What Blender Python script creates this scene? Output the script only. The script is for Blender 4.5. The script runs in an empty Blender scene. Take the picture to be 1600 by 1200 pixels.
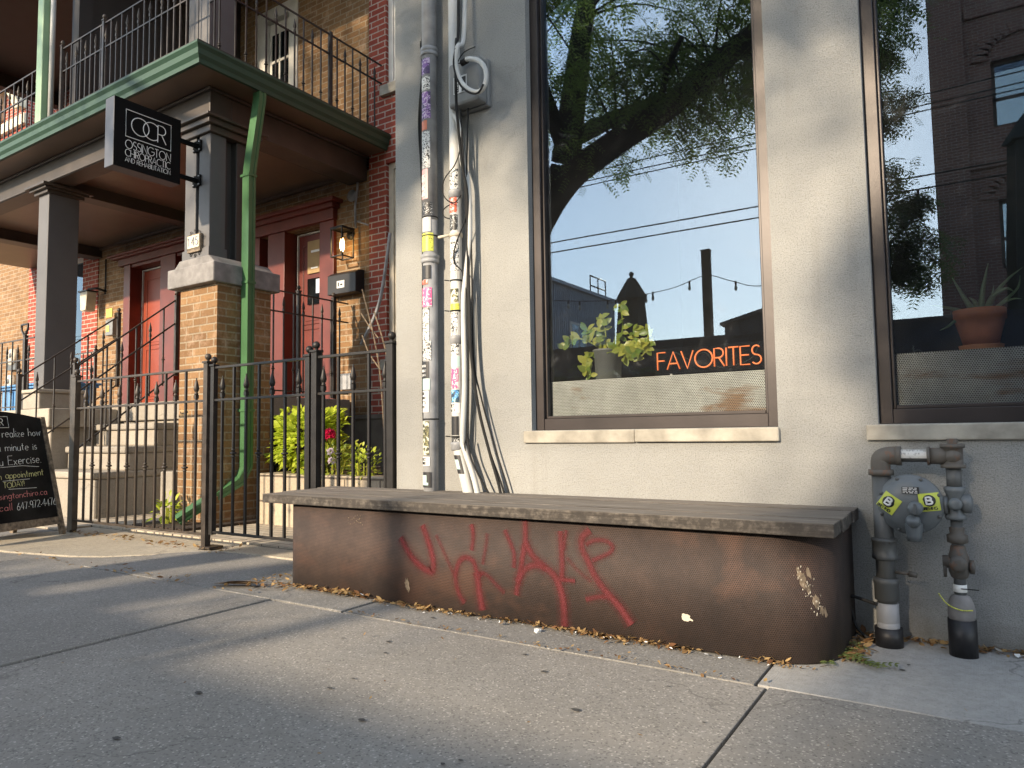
import bpy, bmesh, math, random
from mathutils import Vector, Matrix
R = math.radians
PI = math.pi
random.seed(7)
sc = bpy.context.scene

# ------------------------------------------------------------------ camera
cam_d = bpy.data.cameras.new('camera')
cam = bpy.data.objects.new('camera', cam_d)
sc.collection.objects.link(cam)
sc.camera = cam
cam_d.sensor_width = 36
cam_d.lens = 24.966
cam_d.clip_start = 0.05
cam_d.clip_end = 600
pit, rol, yaw = 0.0680226, -0.0146828, 0.5744687
cy, sy, cp, sp = math.cos(yaw), math.sin(yaw), math.cos(pit), math.sin(pit)
Fv = Vector((-sy*cp, cy*cp, sp)); Rt = Vector((cy, sy, 0)); Up = Rt.cross(Fv)
rv = Rt*math.cos(rol) + Up*math.sin(rol)
uv_ = -Rt*math.sin(rol) + Up*math.cos(rol)
M = Matrix((rv, uv_, -Fv)).transposed().to_4x4()
M.translation = Vector((0, -3.33, 0.86))
cam.matrix_world = M

# ------------------------------------------------------------------ world + sun
SUN_EL, SUN_AZ = 21.8, 10.0        # azimuth: degrees from -Y towards -X
w = bpy.data.worlds.new("World"); sc.world = w; w.use_nodes = True
nt = w.node_tree; nt.nodes.clear()
sky = nt.nodes.new('ShaderNodeTexSky'); sky.sky_type = 'NISHITA'; sky.sun_disc = False
sky.sun_elevation = R(SUN_EL); sky.sun_rotation = R(180 + SUN_AZ)
sky.air_density = 1.0; sky.dust_density = 0.28; sky.ozone_density = 1.6
bg = nt.nodes.new('ShaderNodeBackground'); bg.inputs['Strength'].default_value = 0.15
out = nt.nodes.new('ShaderNodeOutputWorld')
# soft shoulder on the sky radiance so the bright haze round the sun does not clip
sh_a = nt.nodes.new('ShaderNodeVectorMath'); sh_a.operation = 'MULTIPLY_ADD'; sh_a.inputs[1].default_value = (1/28, 1/28, 1/28); sh_a.inputs[2].default_value = (1, 1, 1)
sh_b = nt.nodes.new('ShaderNodeVectorMath'); sh_b.operation = 'DIVIDE'
nt.links.new(sky.outputs[0], sh_a.inputs[0]); nt.links.new(sky.outputs[0], sh_b.inputs[0]); nt.links.new(sh_a.outputs[0], sh_b.inputs[1])
hz = nt.nodes.new('ShaderNodeHueSaturation'); hz.inputs['Saturation'].default_value = 0.72     # thin evening haze greys the blue
wm = nt.nodes.new('ShaderNodeVectorMath'); wm.operation = 'MULTIPLY'; wm.inputs[1].default_value = (1.06, 1.0, 0.94)
nt.links.new(sh_b.outputs[0], hz.inputs['Color']); nt.links.new(hz.outputs[0], wm.inputs[0]); nt.links.new(wm.outputs[0], bg.inputs[0]); nt.links.new(bg.outputs[0], out.inputs[0])
sd = bpy.data.lights.new('sun', 'SUN'); sd.energy = 2.0; sd.angle = R(1.4); sd.color = (1.0, 0.82, 0.60)
sun = bpy.data.objects.new('sun', sd); sc.collection.objects.link(sun)
sdir = Vector((-math.sin(R(SUN_AZ))*math.cos(R(SUN_EL)), -math.cos(R(SUN_AZ))*math.cos(R(SUN_EL)), math.sin(R(SUN_EL))))
sun.rotation_euler = sdir.to_track_quat('Z', 'Y').to_euler()
sun.location = sdir*40
vs = sc.view_settings
vs.view_transform = 'Standard'; vs.look = 'None'; vs.gamma = 1; vs.exposure = 2.12
sc.cycles.max_bounces = 4; sc.cycles.diffuse_bounces = 3; sc.cycles.transparent_max_bounces = 8
sc.cycles.caustics_reflective = False; sc.cycles.caustics_refractive = False

# ------------------------------------------------------------------ materials
MT = {}
def newmat(name):
    m = bpy.data.materials.new(name); m.use_nodes = True
    n = m.node_tree; b = n.nodes['Principled BSDF']
    MT[name] = m
    return m, n, b
def N(n, t, **kw):
    x = n.nodes.new(t)
    for k, v in kw.items():
        if k.startswith('i_'):
            key = k[2:]
            x.inputs[int(key) if key.isdigit() else key.replace('_', ' ')].default_value = v
        else: setattr(x, k, v)
    return x
def L(n, a, b): n.links.new(a, b)
def ramp(n, src, stops):
    r = n.nodes.new('ShaderNodeValToRGB'); e = r.color_ramp.elements
    while len(e) < len(stops): e.new(0.5)
    for i, (p, c) in enumerate(stops):
        e[i].position = p
        e[i].color = (c, c, c, 1) if isinstance(c, (int, float)) else (*c, 1)
    L(n, src, r.inputs[0]); return r.outputs[0]
def noise(n, vec, scale, detail=4, rough=0.55, dist=0.0):
    t = N(n, 'ShaderNodeTexNoise'); t.inputs['Scale'].default_value = scale
    t.inputs['Detail'].default_value = detail; t.inputs['Roughness'].default_value = rough
    t.inputs['Distortion'].default_value = dist
    L(n, vec, t.inputs['Vector']); return t.outputs['Fac']
def mixc(n, f, a, b, mode='MIX'):
    x = N(n, 'ShaderNodeMix', data_type='RGBA', blend_type=mode)
    for s, v in ((x.inputs[0], f), (x.inputs[6], a), (x.inputs[7], b)):
        if hasattr(v, 'is_linked') or hasattr(v, 'node'): L(n, v, s)
        elif isinstance(v, (int, float)): s.default_value = v
        else: s.default_value = (*v, 1)
    return x.outputs[2]
def math_(n, op, a, b=None, c=None):
    x = N(n, 'ShaderNodeMath', operation=op)
    for i, v in enumerate((a, b, c)):
        if v is None: continue
        if isinstance(v, (int, float)): x.inputs[i].default_value = v
        else: L(n, v, x.inputs[i])
    return x.outputs[0]
def bump(n, b, h, strength=0.3, dist=0.01):
    x = N(n, 'ShaderNodeBump'); x.inputs['Strength'].default_value = strength
    x.inputs['Distance'].default_value = dist
    L(n, h, x.inputs['Height']); L(n, x.outputs[0], b.inputs['Normal']); return x
def coord(n, uv=False):
    t = N(n, 'ShaderNodeTexCoord')
    return t.outputs['UV'] if uv else t.outputs['Object']
def simple(name, col, rough=0.6, metal=0.0, var=0.12, scale=8, bmp=0.0, bscale=60, spec=None):
    m, n, b = newmat(name)
    c = coord(n)
    f = noise(n, c, scale, 6)
    d = tuple(max(0, x*(1-var*2)) for x in col); l = tuple(min(1, x*(1+var*2)) for x in col)
    L(n, ramp(n, f, [(0.3, d), (0.7, l)]), b.inputs['Base Color'])
    b.inputs['Roughness'].default_value = rough; b.inputs['Metallic'].default_value = metal
    if spec is not None: b.inputs['Specular IOR Level'].default_value = spec
    if bmp: bump(n, b, noise(n, c, bscale, 3), bmp, 0.004)
    return m

def stucco():
    m, n, b = newmat('stucco'); c = coord(n)
    big = noise(n, c, 1.3, 5, 0.6); fine = noise(n, c, 165, 4, 0.85); mid = noise(n, c, 14, 3, 0.65)
    col = ramp(n, big, [(0.3, (0.295, 0.298, 0.29)), (0.7, (0.385, 0.386, 0.37))])
    col = mixc(n, ramp(n, fine, [(0.36, 0.8), (0.5, 0.0)]), col, (0.15, 0.147, 0.138))
    col = mixc(n, ramp(n, mid, [(0.58, 0.0), (0.8, 0.35)]), col, (0.35, 0.34, 0.31))
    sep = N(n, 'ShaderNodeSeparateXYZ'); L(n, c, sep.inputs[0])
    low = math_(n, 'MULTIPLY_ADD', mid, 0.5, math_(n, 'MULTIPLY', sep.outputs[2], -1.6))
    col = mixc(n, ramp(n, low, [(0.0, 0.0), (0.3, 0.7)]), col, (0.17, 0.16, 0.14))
    mp = N(n, 'ShaderNodeMapping'); mp.inputs['Scale'].default_value = (9, 9, 0.5); L(n, c, mp.inputs['Vector'])
    dr = math_(n, 'MULTIPLY', ramp(n, noise(n, mp.outputs[0], 1.5, 5, 0.6), [(0.55, 0.0), (0.75, 0.5)]), ramp(n, big, [(0.45, 0.0), (0.6, 1.0)]))
    col = mixc(n, dr, col, (0.27, 0.26, 0.235))
    vn = N(n, 'ShaderNodeTexVoronoi', feature='DISTANCE_TO_EDGE'); vn.inputs['Scale'].default_value = 0.9
    wv = N(n, 'ShaderNodeVectorMath', operation='MULTIPLY_ADD'); nz = N(n, 'ShaderNodeTexNoise'); nz.inputs['Scale'].default_value = 3; nz.inputs['Detail'].default_value = 6
    L(n, c, nz.inputs['Vector']); L(n, nz.outputs['Color'], wv.inputs[0]); wv.inputs[1].default_value = (0.5, 0.5, 0.5); L(n, c, wv.inputs[2]); L(n, wv.outputs[0], vn.inputs['Vector'])
    ck = math_(n, 'MULTIPLY', ramp(n, vn.outputs['Distance'], [(0.001, 0.25), (0.0025, 0.0)]), ramp(n, noise(n, c, 0.8, 2), [(0.5, 0.0), (0.55, 1.0)]))
    col = mixc(n, ck, col, (0.16, 0.155, 0.14))
    L(n, col, b.inputs['Base Color']); b.inputs['Roughness'].default_value = 0.95
    b.inputs['Specular IOR Level'].default_value = 0.2
    h = math_(n, 'ADD', fine, math_(n, 'MULTIPLY', mid, 0.7))
    bump(n, b, h, 0.8, 0.008)
def concrete(name, c0, c1, speck=0.5, brush=False, patch=(0.2, 0.19, 0.17)):
    m, n, b = newmat(name); c = coord(n)
    big = noise(n, c, 0.9, 6, 0.65); fine = noise(n, c, 260, 2, 0.8); mid = noise(n, c, 22, 6, 0.7)
    col = ramp(n, big, [(0.32, c0), (0.68, c1)])
    col = mixc(n, ramp(n, mid, [(0.35, 0.35), (0.6, 0.0)]), col, patch)
    v = N(n, 'ShaderNodeTexVoronoi'); v.inputs['Scale'].default_value = 170; L(n, c, v.inputs['Vector'])
    vs_ = N(n, 'ShaderNodeSeparateColor'); L(n, v.outputs['Color'], vs_.inputs[0])
    col = mixc(n, ramp(n, vs_.outputs[0], [(0.80, 0.0), (0.97, speck*0.8)]), col, (0.11, 0.107, 0.10))
    col = mixc(n, ramp(n, vs_.outputs[1], [(0.88, 0.0), (0.99, speck*0.6)]), col, (0.50, 0.48, 0.44))
    g_ = N(n, 'ShaderNodeNewGeometry')
    col = mixc(n, 1.0, col, ramp(n, g_.outputs['Random Per Island'], [(0.0, (0.84, 0.85, 0.86)), (1.0, (1.1, 1.08, 1.05))]), 'MULTIPLY')
    vn = N(n, 'ShaderNodeTexVoronoi', feature='DISTANCE_TO_EDGE'); vn.inputs['Scale'].default_value = 0.55
    wv = N(n, 'ShaderNodeVectorMath', operation='MULTIPLY_ADD'); nz = N(n, 'ShaderNodeTexNoise'); nz.inputs['Scale'].default_value = 2.5; nz.inputs['Detail'].default_value = 7
    L(n, c, nz.inputs['Vector']); L(n, nz.outputs['Color'], wv.inputs[0]); wv.inputs[1].default_value = (0.6, 0.6, 0.6); L(n, c, wv.inputs[2]); L(n, wv.outputs[0], vn.inputs['Vector'])
    ck = math_(n, 'MULTIPLY', ramp(n, vn.outputs['Distance'], [(0.001, 0.55), (0.003, 0.0)]), ramp(n, noise(n, c, 0.7, 2), [(0.5, 0.0), (0.54, 1.0)]))
    col = mixc(n, ck, col, (0.07, 0.065, 0.06))
    # sparse stains
    v2 = noise(n, c, 3.2, 3, 0.5, 0.4)
    col = mixc(n, ramp(n, v2, [(0.62, 0.0), (0.72, 0.35)]), col, patch)
    L(n, col, b.inputs['Base Color']); b.inputs['Roughness'].default_value = 0.88
    b.inputs['Specular IOR Level'].default_value = 0.3
    h = math_(n, 'ADD', math_(n, 'MULTIPLY', fine, 0.6), mid)
    if brush:
        mp = N(n, 'ShaderNodeMapping'); mp.inputs['Scale'].default_value = (180, 4, 4); L(n, c, mp.inputs['Vector'])
        h = math_(n, 'ADD', h, math_(n, 'MULTIPLY', noise(n, mp.outputs[0], 1, 2), 1.2))
    bump(n, b, h, 0.45, 0.004)
def brick(name, c1, c2, mort, bw=0.225, rh=0.075, wear=(0.7, 0.6, 0.45), wearf=0.25, ms=0.009, off=0.5):
    m, n, b = newmat(name); u = coord(n, True); c = coord(n)
    t = N(n, 'ShaderNodeTexBrick'); L(n, u, t.inputs['Vector'])
    t.offset = off
    t.inputs['Scale'].default_value = 1; t.inputs['Brick Width'].default_value = bw
    t.inputs['Row Height'].default_value = rh; t.inputs['Mortar Size'].default_value = ms
    t.inputs['Mortar Smooth'].default_value = 0.3; t.inputs['Bias'].default_value = 0.0
    t.inputs['Color1'].default_value = (*c1, 1); t.inputs['Color2'].default_value = (*c2, 1)
    t.inputs['Mortar'].default_value = (*mort, 1)
    f = noise(n, c, 7, 6, 0.7)
    col = mixc(n, ramp(n, noise(n, c, 40, 4), [(0.3, 0.35), (0.6, 0.0)]), t.outputs['Color'], tuple(x*0.5 for x in c1))
    col = mixc(n, ramp(n, f, [(0.52, 0.0), (0.68, wearf)]), col, wear)
    L(n, col, b.inputs['Base Color']); b.inputs['Roughness'].default_value = 0.9
    h = math_(n, 'MULTIPLY_ADD', t.outputs['Fac'], -1.0, math_(n, 'MULTIPLY', noise(n, c, 90, 3), 0.35))
    bump(n, b, h, 0.7, 0.006)
def perforated(name, base_a, base_b, pitch, hole, hole_col, rust=None, metal=0.3, rough=0.6, hole_mix=0.9):
    m, n, b = newmat(name); u = coord(n, True); c = coord(n)
    f = noise(n, c, 1.6, 6, 0.65); f2 = noise(n, c, 9, 6, 0.7)
    col = ramp(n, f, [(0.34, base_a), (0.66, base_b)])
    col = mixc(n, ramp(n, f2, [(0.4, 0.45), (0.62, 0.0)]), col, tuple(x*0.55 for x in base_a))
    if rust: 
        mp = N(n, 'ShaderNodeMapping'); mp.inputs['Scale'].default_value = rust[1]; L(n, c, mp.inputs['Vector'])
        col = mixc(n, ramp(n, noise(n, mp.outputs[0], rust[2], 5, 0.6, 0.3), [(rust[3], 0.0), (rust[3]+0.12, 0.85)]), col, rust[0])
    def lat(off):
        mp = N(n, 'ShaderNodeMapping'); mp.inputs['Scale'].default_value = (1/pitch, 1/(pitch*1.732), 0)
        mp.inputs['Location'].default_value = (off, off, 0); L(n, u, mp.inputs['Vector'])
        fr = N(n, 'ShaderNodeVectorMath', operation='FRACTION'); L(n, mp.outputs[0], fr.inputs[0])
        sb = N(n, 'ShaderNodeVectorMath', operation='SUBTRACT'); L(n, fr.outputs[0], sb.inputs[0]); sb.inputs[1].default_value = (0.5, 0.5, 0)
        ml = N(n, 'ShaderNodeVectorMath', operation='MULTIPLY'); L(n, sb.outputs[0], ml.inputs[0]); ml.inputs[1].default_value = (1, 1.732, 0)
        ln = N(n, 'ShaderNodeVectorMath', operation='LENGTH'); L(n, ml.outputs[0], ln.inputs[0]); return ln.outputs['Value']
    d = math_(n, 'MINIMUM', lat(0), lat(0.5))
    mask = ramp(n, d, [(hole-0.05, 1.0), (hole+0.05, 0.0)])
    col = mixc(n, math_(n, 'MULTIPLY', mask, hole_mix), col, hole_col)
    L(n, col, b.inputs['Base Color']); b.inputs['Roughness'].default_value = rough; b.inputs['Metallic'].default_value = metal
    bump(n, b, math_(n, 'SUBTRACT', 1.0, mask), 0.5, 0.002)
def wood_grey():
    m, n, b = newmat('weathered_wood'); c = coord(n)
    mp = N(n, 'ShaderNodeMapping'); mp.inputs['Scale'].default_value = (1.2, 34, 34); L(n, c, mp.inputs['Vector'])
    g = noise(n, mp.outputs[0], 2.2, 8, 0.7, 0.5); f = noise(n, c, 3, 5)
    col = ramp(n, g, [(0.33, (0.045, 0.037, 0.030)), (0.5, (0.14, 0.12, 0.10)), (0.7, (0.27, 0.24, 0.205))])
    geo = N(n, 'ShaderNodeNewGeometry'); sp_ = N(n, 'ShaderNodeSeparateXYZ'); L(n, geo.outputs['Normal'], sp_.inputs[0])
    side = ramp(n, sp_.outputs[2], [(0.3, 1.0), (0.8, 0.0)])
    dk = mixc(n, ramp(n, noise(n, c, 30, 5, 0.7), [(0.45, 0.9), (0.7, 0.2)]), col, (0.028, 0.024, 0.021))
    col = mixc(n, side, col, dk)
    col = mixc(n, ramp(n, f, [(0.5, 0.0), (0.8, 0.4)]), col, (0.10, 0.085, 0.07))
    L(n, col, b.inputs['Base Color']); b.inputs['Roughness'].default_value = 0.9
    bump(n, b, g, 0.6, 0.004)
def glass(name, refl=0.42, tint=(0.75, 0.8, 0.85)):
    m, n, b = newmat(name); n.nodes.remove(b)
    gl = N(n, 'ShaderNodeBsdfGlossy'); gl.inputs['Roughness'].default_value = 0.0; gl.inputs['Color'].default_value = (0.66, 0.83, 1.0, 1)
    tr = N(n, 'ShaderNodeBsdfTransparent'); tr.inputs['Color'].default_value = (*tint, 1)
    df = N(n, 'ShaderNodeBsdfDiffuse'); df.inputs['Color'].default_value = (0.6, 0.62, 0.65, 1)
    fr = N(n, 'ShaderNodeFresnel'); fr.inputs['IOR'].default_value = 1.5
    c = coord(n)
    dust = ramp(n, noise(n, c, 5, 4, 0.75, 0.8), [(0.5, 0.007), (0.62, 0.012), (0.8, 0.07)])
    f = math_(n, 'MINIMUM', math_(n, 'MULTIPLY_ADD', fr.outputs[0], 1.0, refl), 1.0)
    mx = N(n, 'ShaderNodeMixShader'); L(n, f, mx.inputs[0]); L(n, tr.outputs[0], mx.inputs[1]); L(n, gl.outputs[0], mx.inputs[2])
    m2 = N(n, 'ShaderNodeMixShader'); L(n, dust, m2.inputs[0]); L(n, mx.outputs[0], m2.inputs[1]); L(n, df.outputs[0], m2.inputs[2])
    bw = N(n, 'ShaderNodeBump'); bw.inputs['Strength'].default_value = 0.035; bw.inputs['Distance'].default_value = 0.02
    L(n, noise(n, c, 1.1, 1), bw.inputs['Height']); L(n, bw.outputs[0], gl.inputs['Normal'])
    L(n, m2.outputs[0], n.nodes['Material Output'].inputs[0])
def leafmat(name, a, b_, trans=0.5, rough=0.45):
    m, n, b = newmat(name); c = coord(n)
    o = N(n, 'ShaderNodeNewGeometry')
    col = ramp(n, o.outputs['Random Per Island'], [(0.1, a), (0.9, b_)])
    L(n, col, b.inputs['Base Color']); b.inputs['Roughness'].default_value = rough
    tl = N(n, 'ShaderNodeBsdfTranslucent'); L(n, mixc(n, 0.5, col, tuple(min(1, x*1.6) for x in b_)), tl.inputs['Color'])
    mx = N(n, 'ShaderNodeMixShader'); mx.inputs[0].default_value = trans
    L(n, b.outputs[0], mx.inputs[1]); L(n, tl.outputs[0], mx.inputs[2])
    L(n, mx.outputs[0], n.nodes['Material Output'].inputs[0])
def emis(name, col, s, base=None):
    m, n, b = newmat(name); b.inputs['Base Color'].default_value = (*(base or col), 1)
    b.inputs['Emission Color'].default_value = (*col, 1); b.inputs['Emission Strength'].default_value = s
def sticker(name, base, ink, scale=40, thr=0.5, third=None):
    m, n, b = newmat(name); c = coord(n)
    d = noise(n, c, scale*0.5, 2, 0.5, 2.5)
    col = mixc(n, ramp(n, d, [(thr, 0.0), (thr+0.03, 1.0)]), base, ink)
    if third: col = mixc(n, ramp(n, noise(n, c, scale*0.35, 1, 0.5, 1.0), [(0.55, 0.0), (0.57, 0.9)]), col, third)
    L(n, col, b.inputs['Base Color']); b.inputs['Roughness'].default_value = 0.45
def spray():
    m, n, b = newmat('red_spray_paint'); c = coord(n); u = coord(n, True)
    s = N(n, 'ShaderNodeSeparateXYZ'); L(n, u, s.inputs[0])
    e = math_(n, 'ABSOLUTE', math_(n, 'SUBTRACT', s.outputs[0], 0.5))
    e = ramp(n, e, [(0.04, 1.0), (0.3, 0.6), (0.5, 0.0)])
    f = math_(n, 'MULTIPLY', e, ramp(n, noise(n, c, 5, 4), [(0.3, 0.5), (0.55, 0.97)]))
    f = math_(n, 'MULTIPLY', f, ramp(n, noise(n, c, 420, 2, 0.8), [(0.35, 0.55), (0.55, 1.0)]))
    f = math_(n, 'MULTIPLY', f, s.outputs[1])
    tr = N(n, 'ShaderNodeBsdfTransparent'); mx = N(n, 'ShaderNodeMixShader'); L(n, f, mx.inputs[0])
    b.inputs['Base Color'].default_value = (0.10, 0.004, 0.008, 1); b.inputs['Roughness'].default_value = 0.6
    L(n, tr.outputs[0], mx.inputs[1]); L(n, b.outputs[0], mx.inputs[2]); L(n, mx.outputs[0], n.nodes['Material Output'].inputs[0])
def peeling(name, col, under, f0=0.6, sc_=14, rough=0.6):
    m, n, b = newmat(name); c = coord(n)
    mp = N(n, 'ShaderNodeMapping'); mp.inputs['Scale'].default_value = (1, 1, 0.5); L(n, c, mp.inputs['Vector'])
    f = noise(n, mp.outputs[0], sc_, 8, 0.75, 0.3)
    c0 = ramp(n, noise(n, c, 3, 4), [(0.3, tuple(x*0.85 for x in col)), (0.7, col)])
    L(n, mixc(n, ramp(n, f, [(f0, 0.0), (f0+0.03, 0.9)]), c0, under), b.inputs['Base Color'])
    b.inputs['Roughness'].default_value = rough
    bump(n, b, math_(n, 'ADD', f, math_(n, 'MULTIPLY', noise(n, c, 60, 3), 0.5)), 0.4, 0.004)

stucco()
concrete('sidewalk_concrete', (0.185, 0.178, 0.166), (0.27, 0.26, 0.244), 0.95)
concrete('brushed_concrete', (0.33, 0.325, 0.31), (0.42, 0.41, 0.39), 0.25, True)
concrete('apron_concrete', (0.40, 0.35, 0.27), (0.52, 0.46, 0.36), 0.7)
concrete('step_concrete', (0.27, 0.24, 0.20), (0.40, 0.36, 0.30), 0.35, patch=(0.25, 0.22, 0.19))
concrete('asphalt', (0.11, 0.108, 0.105), (0.15, 0.148, 0.143), 0.5, patch=(0.03, 0.03, 0.03))
concrete('curb_concrete', (0.28, 0.27, 0.26), (0.36, 0.35, 0.33), 0.4)
brick('yellow_brick', (0.18, 0.094, 0.038), (0.28, 0.158, 0.068), (0.30, 0.235, 0.155), wear=(0.62, 0.46, 0.33), wearf=0.3)
brick('red_brick', (0.26, 0.045, 0.028), (0.34, 0.075, 0.045), (0.45, 0.38, 0.32), wear=(0.2, 0.05, 0.03), wearf=0.2)
brick('dark_brick', (0.15, 0.06, 0.042), (0.22, 0.10, 0.07), (0.30, 0.26, 0.22), wear=(0.2, 0.15, 0.12), wearf=0.3)
brick('yard_paver', (0.42, 0.36, 0.28), (0.50, 0.44, 0.35), (0.12, 0.10, 0.08), bw=0.2, rh=0.1, ms=0.006, wear=(0.25, 0.22, 0.17))
brick('stone_block', (0.40, 0.33, 0.24), (0.46, 0.39, 0.30), (0.10, 0.08, 0.06), bw=0.42, rh=0.24, ms=0.01, wear=(0.3, 0.25, 0.2))
perforated('rusty_perforated_steel', (0.030, 0.019, 0.016), (0.074, 0.044, 0.033), 0.0085, 0.30, (0.010, 0.007, 0.006),
           rust=((0.095, 0.048, 0.032), (1.2, 1, 1.6), 1.7, 0.54), metal=0.0, rough=0.75)
perforated('galvanised_screen', (0.66, 0.65, 0.62), (0.84, 0.83, 0.80), 0.009, 0.33, (0.05, 0.045, 0.04),
           rust=((0.36, 0.17, 0.06), (1.6, 1, 6.0), 1.7, 0.545), metal=0.1)
wood_grey(); spray()
glass('coated_glass', 0.06, (.9, .92, .92)); glass('house_glass', 0.06, (0.5, 0.55, 0.55))
simple('bronze_aluminium', (0.033, 0.026, 0.025), 0.42, 0.3, 0.12, 5, 0.05)
simple('limestone_sill', (0.34, 0.315, 0.265), 0.9, 0, 0.15, 9, 0.5, 28)
simple('black_iron', (0.014, 0.012, 0.011), 0.5, 0.2, 0.2, 12, 0.15, 80)
simple('brown_trim', (0.05, 0.038, 0.029), 0.5, 0, 0.12, 4, 0.1, 30)
simple('soffit_paint', (0.12, 0.08, 0.056), 0.42, 0, 0.07, 3)
simple('dark_siding', (0.022, 0.018, 0.015), 0.6, 0, 0.1, 4)
peeling('grey_peeling_wood', (0.105, 0.10, 0.10), (0.07, 0.065, 0.06), 0.66, 26)
peeling('dark_peeling_wood', (0.05, 0.045, 0.04), (0.30, 0.27, 0.24), 0.70, 22)
peeling('green_paint', (0.022, 0.065, 0.04), (0.16, 0.24, 0.15), 0.68, 9)
peeling('downspout_green', (0.055, 0.145, 0.06), (0.05, 0.12, 0.07), 0.72, 10, 0.4)
peeling('pale_green_downspout', (0.25, 0.38, 0.22), (0.15, 0.24, 0.14), 0.68, 10, 0.5)
simple('concrete_cap', (0.20, 0.19, 0.185), 0.85, 0, 0.15, 9, 0.3, 60)
peeling('brick_red_door', (0.26, 0.046, 0.020), (0.2, 0.035, 0.016), 0.7, 9, 0.42)
simple('dark_red_frame', (0.115, 0.019, 0.011), 0.45, 0, 0.1, 5, 0.05)
simple('white_trim', (0.60, 0.58, 0.53), 0.55, 0, 0.06, 6)
simple('cream_trim', (0.50, 0.45, 0.36), 0.6, 0, 0.1, 6, 0.2)
simple('cornice_cream', (0.62, 0.56, 0.42), 0.7, 0, 0.12, 5, 0.4, 20)
simple('pipe_grey', (0.27, 0.275, 0.285), 0.5, 0, 0.16, 9)
simple('conduit_white', (0.50, 0.50, 0.48), 0.5, 0, 0.06, 6)
simple('box_grey', (0.18, 0.185, 0.185), 0.5, 0, 0.05, 6)
simple('black_cable', (0.010, 0.010, 0.010), 0.85, 0, 0.1, 6)
simple('black_plastic', (0.012, 0.012, 0.014), 0.5, 0, 0.1, 6)
peeling('meter_grey', (0.115, 0.13, 0.14), (0.35, 0.36, 0.36), 0.72, 22, 0.45)
peeling('pipe_dark_grey', (0.085, 0.09, 0.092), (0.055, 0.045, 0.04), 0.6, 22, 0.5)
peeling('rusty_fitting', (0.10, 0.09, 0.078), (0.13, 0.075, 0.05), 0.55, 26, 0.65)
peeling('pale_sleeve', (0.30, 0.31, 0.33), (0.12, 0.12, 0.13), 0.68, 26, 0.5)
simple('sign_black', (0.004, 0.004, 0.004), 0.8, 0, 0.05, 8, 0, 60, 0.15)
simple('sign_side', (0.06, 0.062, 0.075), 0.5, 0, 0.05)
simple('white_lettering', (0.82, 0.82, 0.80), 0.5, 0, 0.02)
simple('dark_ink', (0.02, 0.02, 0.02), 0.6, 0, 0.05)
simple('chalkboard', (0.014, 0.013, 0.012), 0.9, 0, 0.45, 3, 0, 60, 0.2)
simple('chalk_white', (0.75, 0.75, 0.70), 0.9, 0, 0.1, 90)
simple('chalk_yellow', (0.65, 0.62, 0.28), 0.9, 0, 0.1, 90)
simple('chalk_pink', (0.62, 0.22, 0.20), 0.9, 0, 0.1, 90)
simple('worn_brown_wood', (0.17, 0.13, 0.09), 0.8, 0, 0.35, 30, 0.3, 80)
simple('kraft_paper', (0.34, 0.23, 0.11), 0.8, 0, 0.05)
simple('paper_blue', (0.55, 0.60, 0.70), 0.7, 0, 0.05)
simple('blue_plastic', (0.10, 0.26, 0.50), 0.45, 0, 0.06, 4)
simple('ivory_tile', (0.66, 0.60, 0.42), 0.4, 0, 0.05)
simple('blue_ink', (0.10, 0.13, 0.28), 0.5, 0, 0.05)
simple('terracotta', (0.62, 0.22, 0.10), 0.8, 0, 0.1, 8, 0.1)
simple('terracotta_saucer', (0.62, 0.27, 0.13), 0.8, 0, 0.1, 8)
simple('soil', (0.035, 0.022, 0.015), 0.95, 0, 0.3, 30, 0.4)
simple('room_dark', (0.02, 0.019, 0.018), 0.9, 0, 0.1, 2)
simple('navy_board', (0.05, 0.062, 0.095), 0.6, 0, 0.15, 3)
simple('grey_siding', (0.22, 0.26, 0.32), 0.55, 0.1, 0.08, 2)
simple('umbrella_cloth', (0.04, 0.05, 0.042), 0.85, 0, 0.15, 3)
simple('dark_timber', (0.06, 0.043, 0.032), 0.8, 0, 0.2, 6, 0.2)
simple('bark', (0.032, 0.025, 0.02), 0.95, 0, 0.3, 6, 0.8, 14)
simple('roof_dark', (0.05, 0.05, 0.055), 0.8, 0, 0.1, 3)
simple('grass_green', (0.05, 0.10, 0.03), 0.8, 0, 0.2, 3)
simple('gum_black', (0.055, 0.053, 0.05), 0.8, 0, 0.1, 3)
simple('basement_parging', (0.17, 0.15, 0.13), 0.9, 0, 0.15, 3, 0.3, 40)
simple('white_litter', (0.7, 0.7, 0.68), 0.7, 0, 0.1)
simple('clear_bulb', (0.35, 0.33, 0.28), 0.15, 0, 0.05)
simple('pole_grey', (0.17, 0.17, 0.16), 0.7, 0, 0.05)
simple('yellow_tape', (0.50, 0.56, 0.07), 0.5, 0, 0.04)
simple('rail_brown', (0.05, 0.039, 0.031), 0.5, 0.2, 0.2, 14, 0.1)
simple('steel_bolt', (0.35, 0.35, 0.36), 0.35, 0.8, 0.05)
emis('neon_orange', (1.0, 0.20, 0.055), 0.2, (0.8, 0.24, 0.08))
emis('warm_filament', (1.0, 0.62, 0.22), 7.0)
leafmat('locust_leaf', (0.08, 0.125, 0.03), (0.20, 0.265, 0.06), 0.55)
leafmat('dark_leaf', (0.03, 0.06, 0.015), (0.08, 0.13, 0.03), 0.4)
leafmat('lime_leaf', (0.33, 0.43, 0.035), (0.55, 0.62, 0.07), 0.5)
leafmat('pothos_leaf', (0.16, 0.27, 0.04), (0.50, 0.50, 0.09), 0.45, 0.35)
leafmat('aloe_leaf', (0.14, 0.22, 0.12), (0.22, 0.32, 0.17), 0.15, 0.5)
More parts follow.
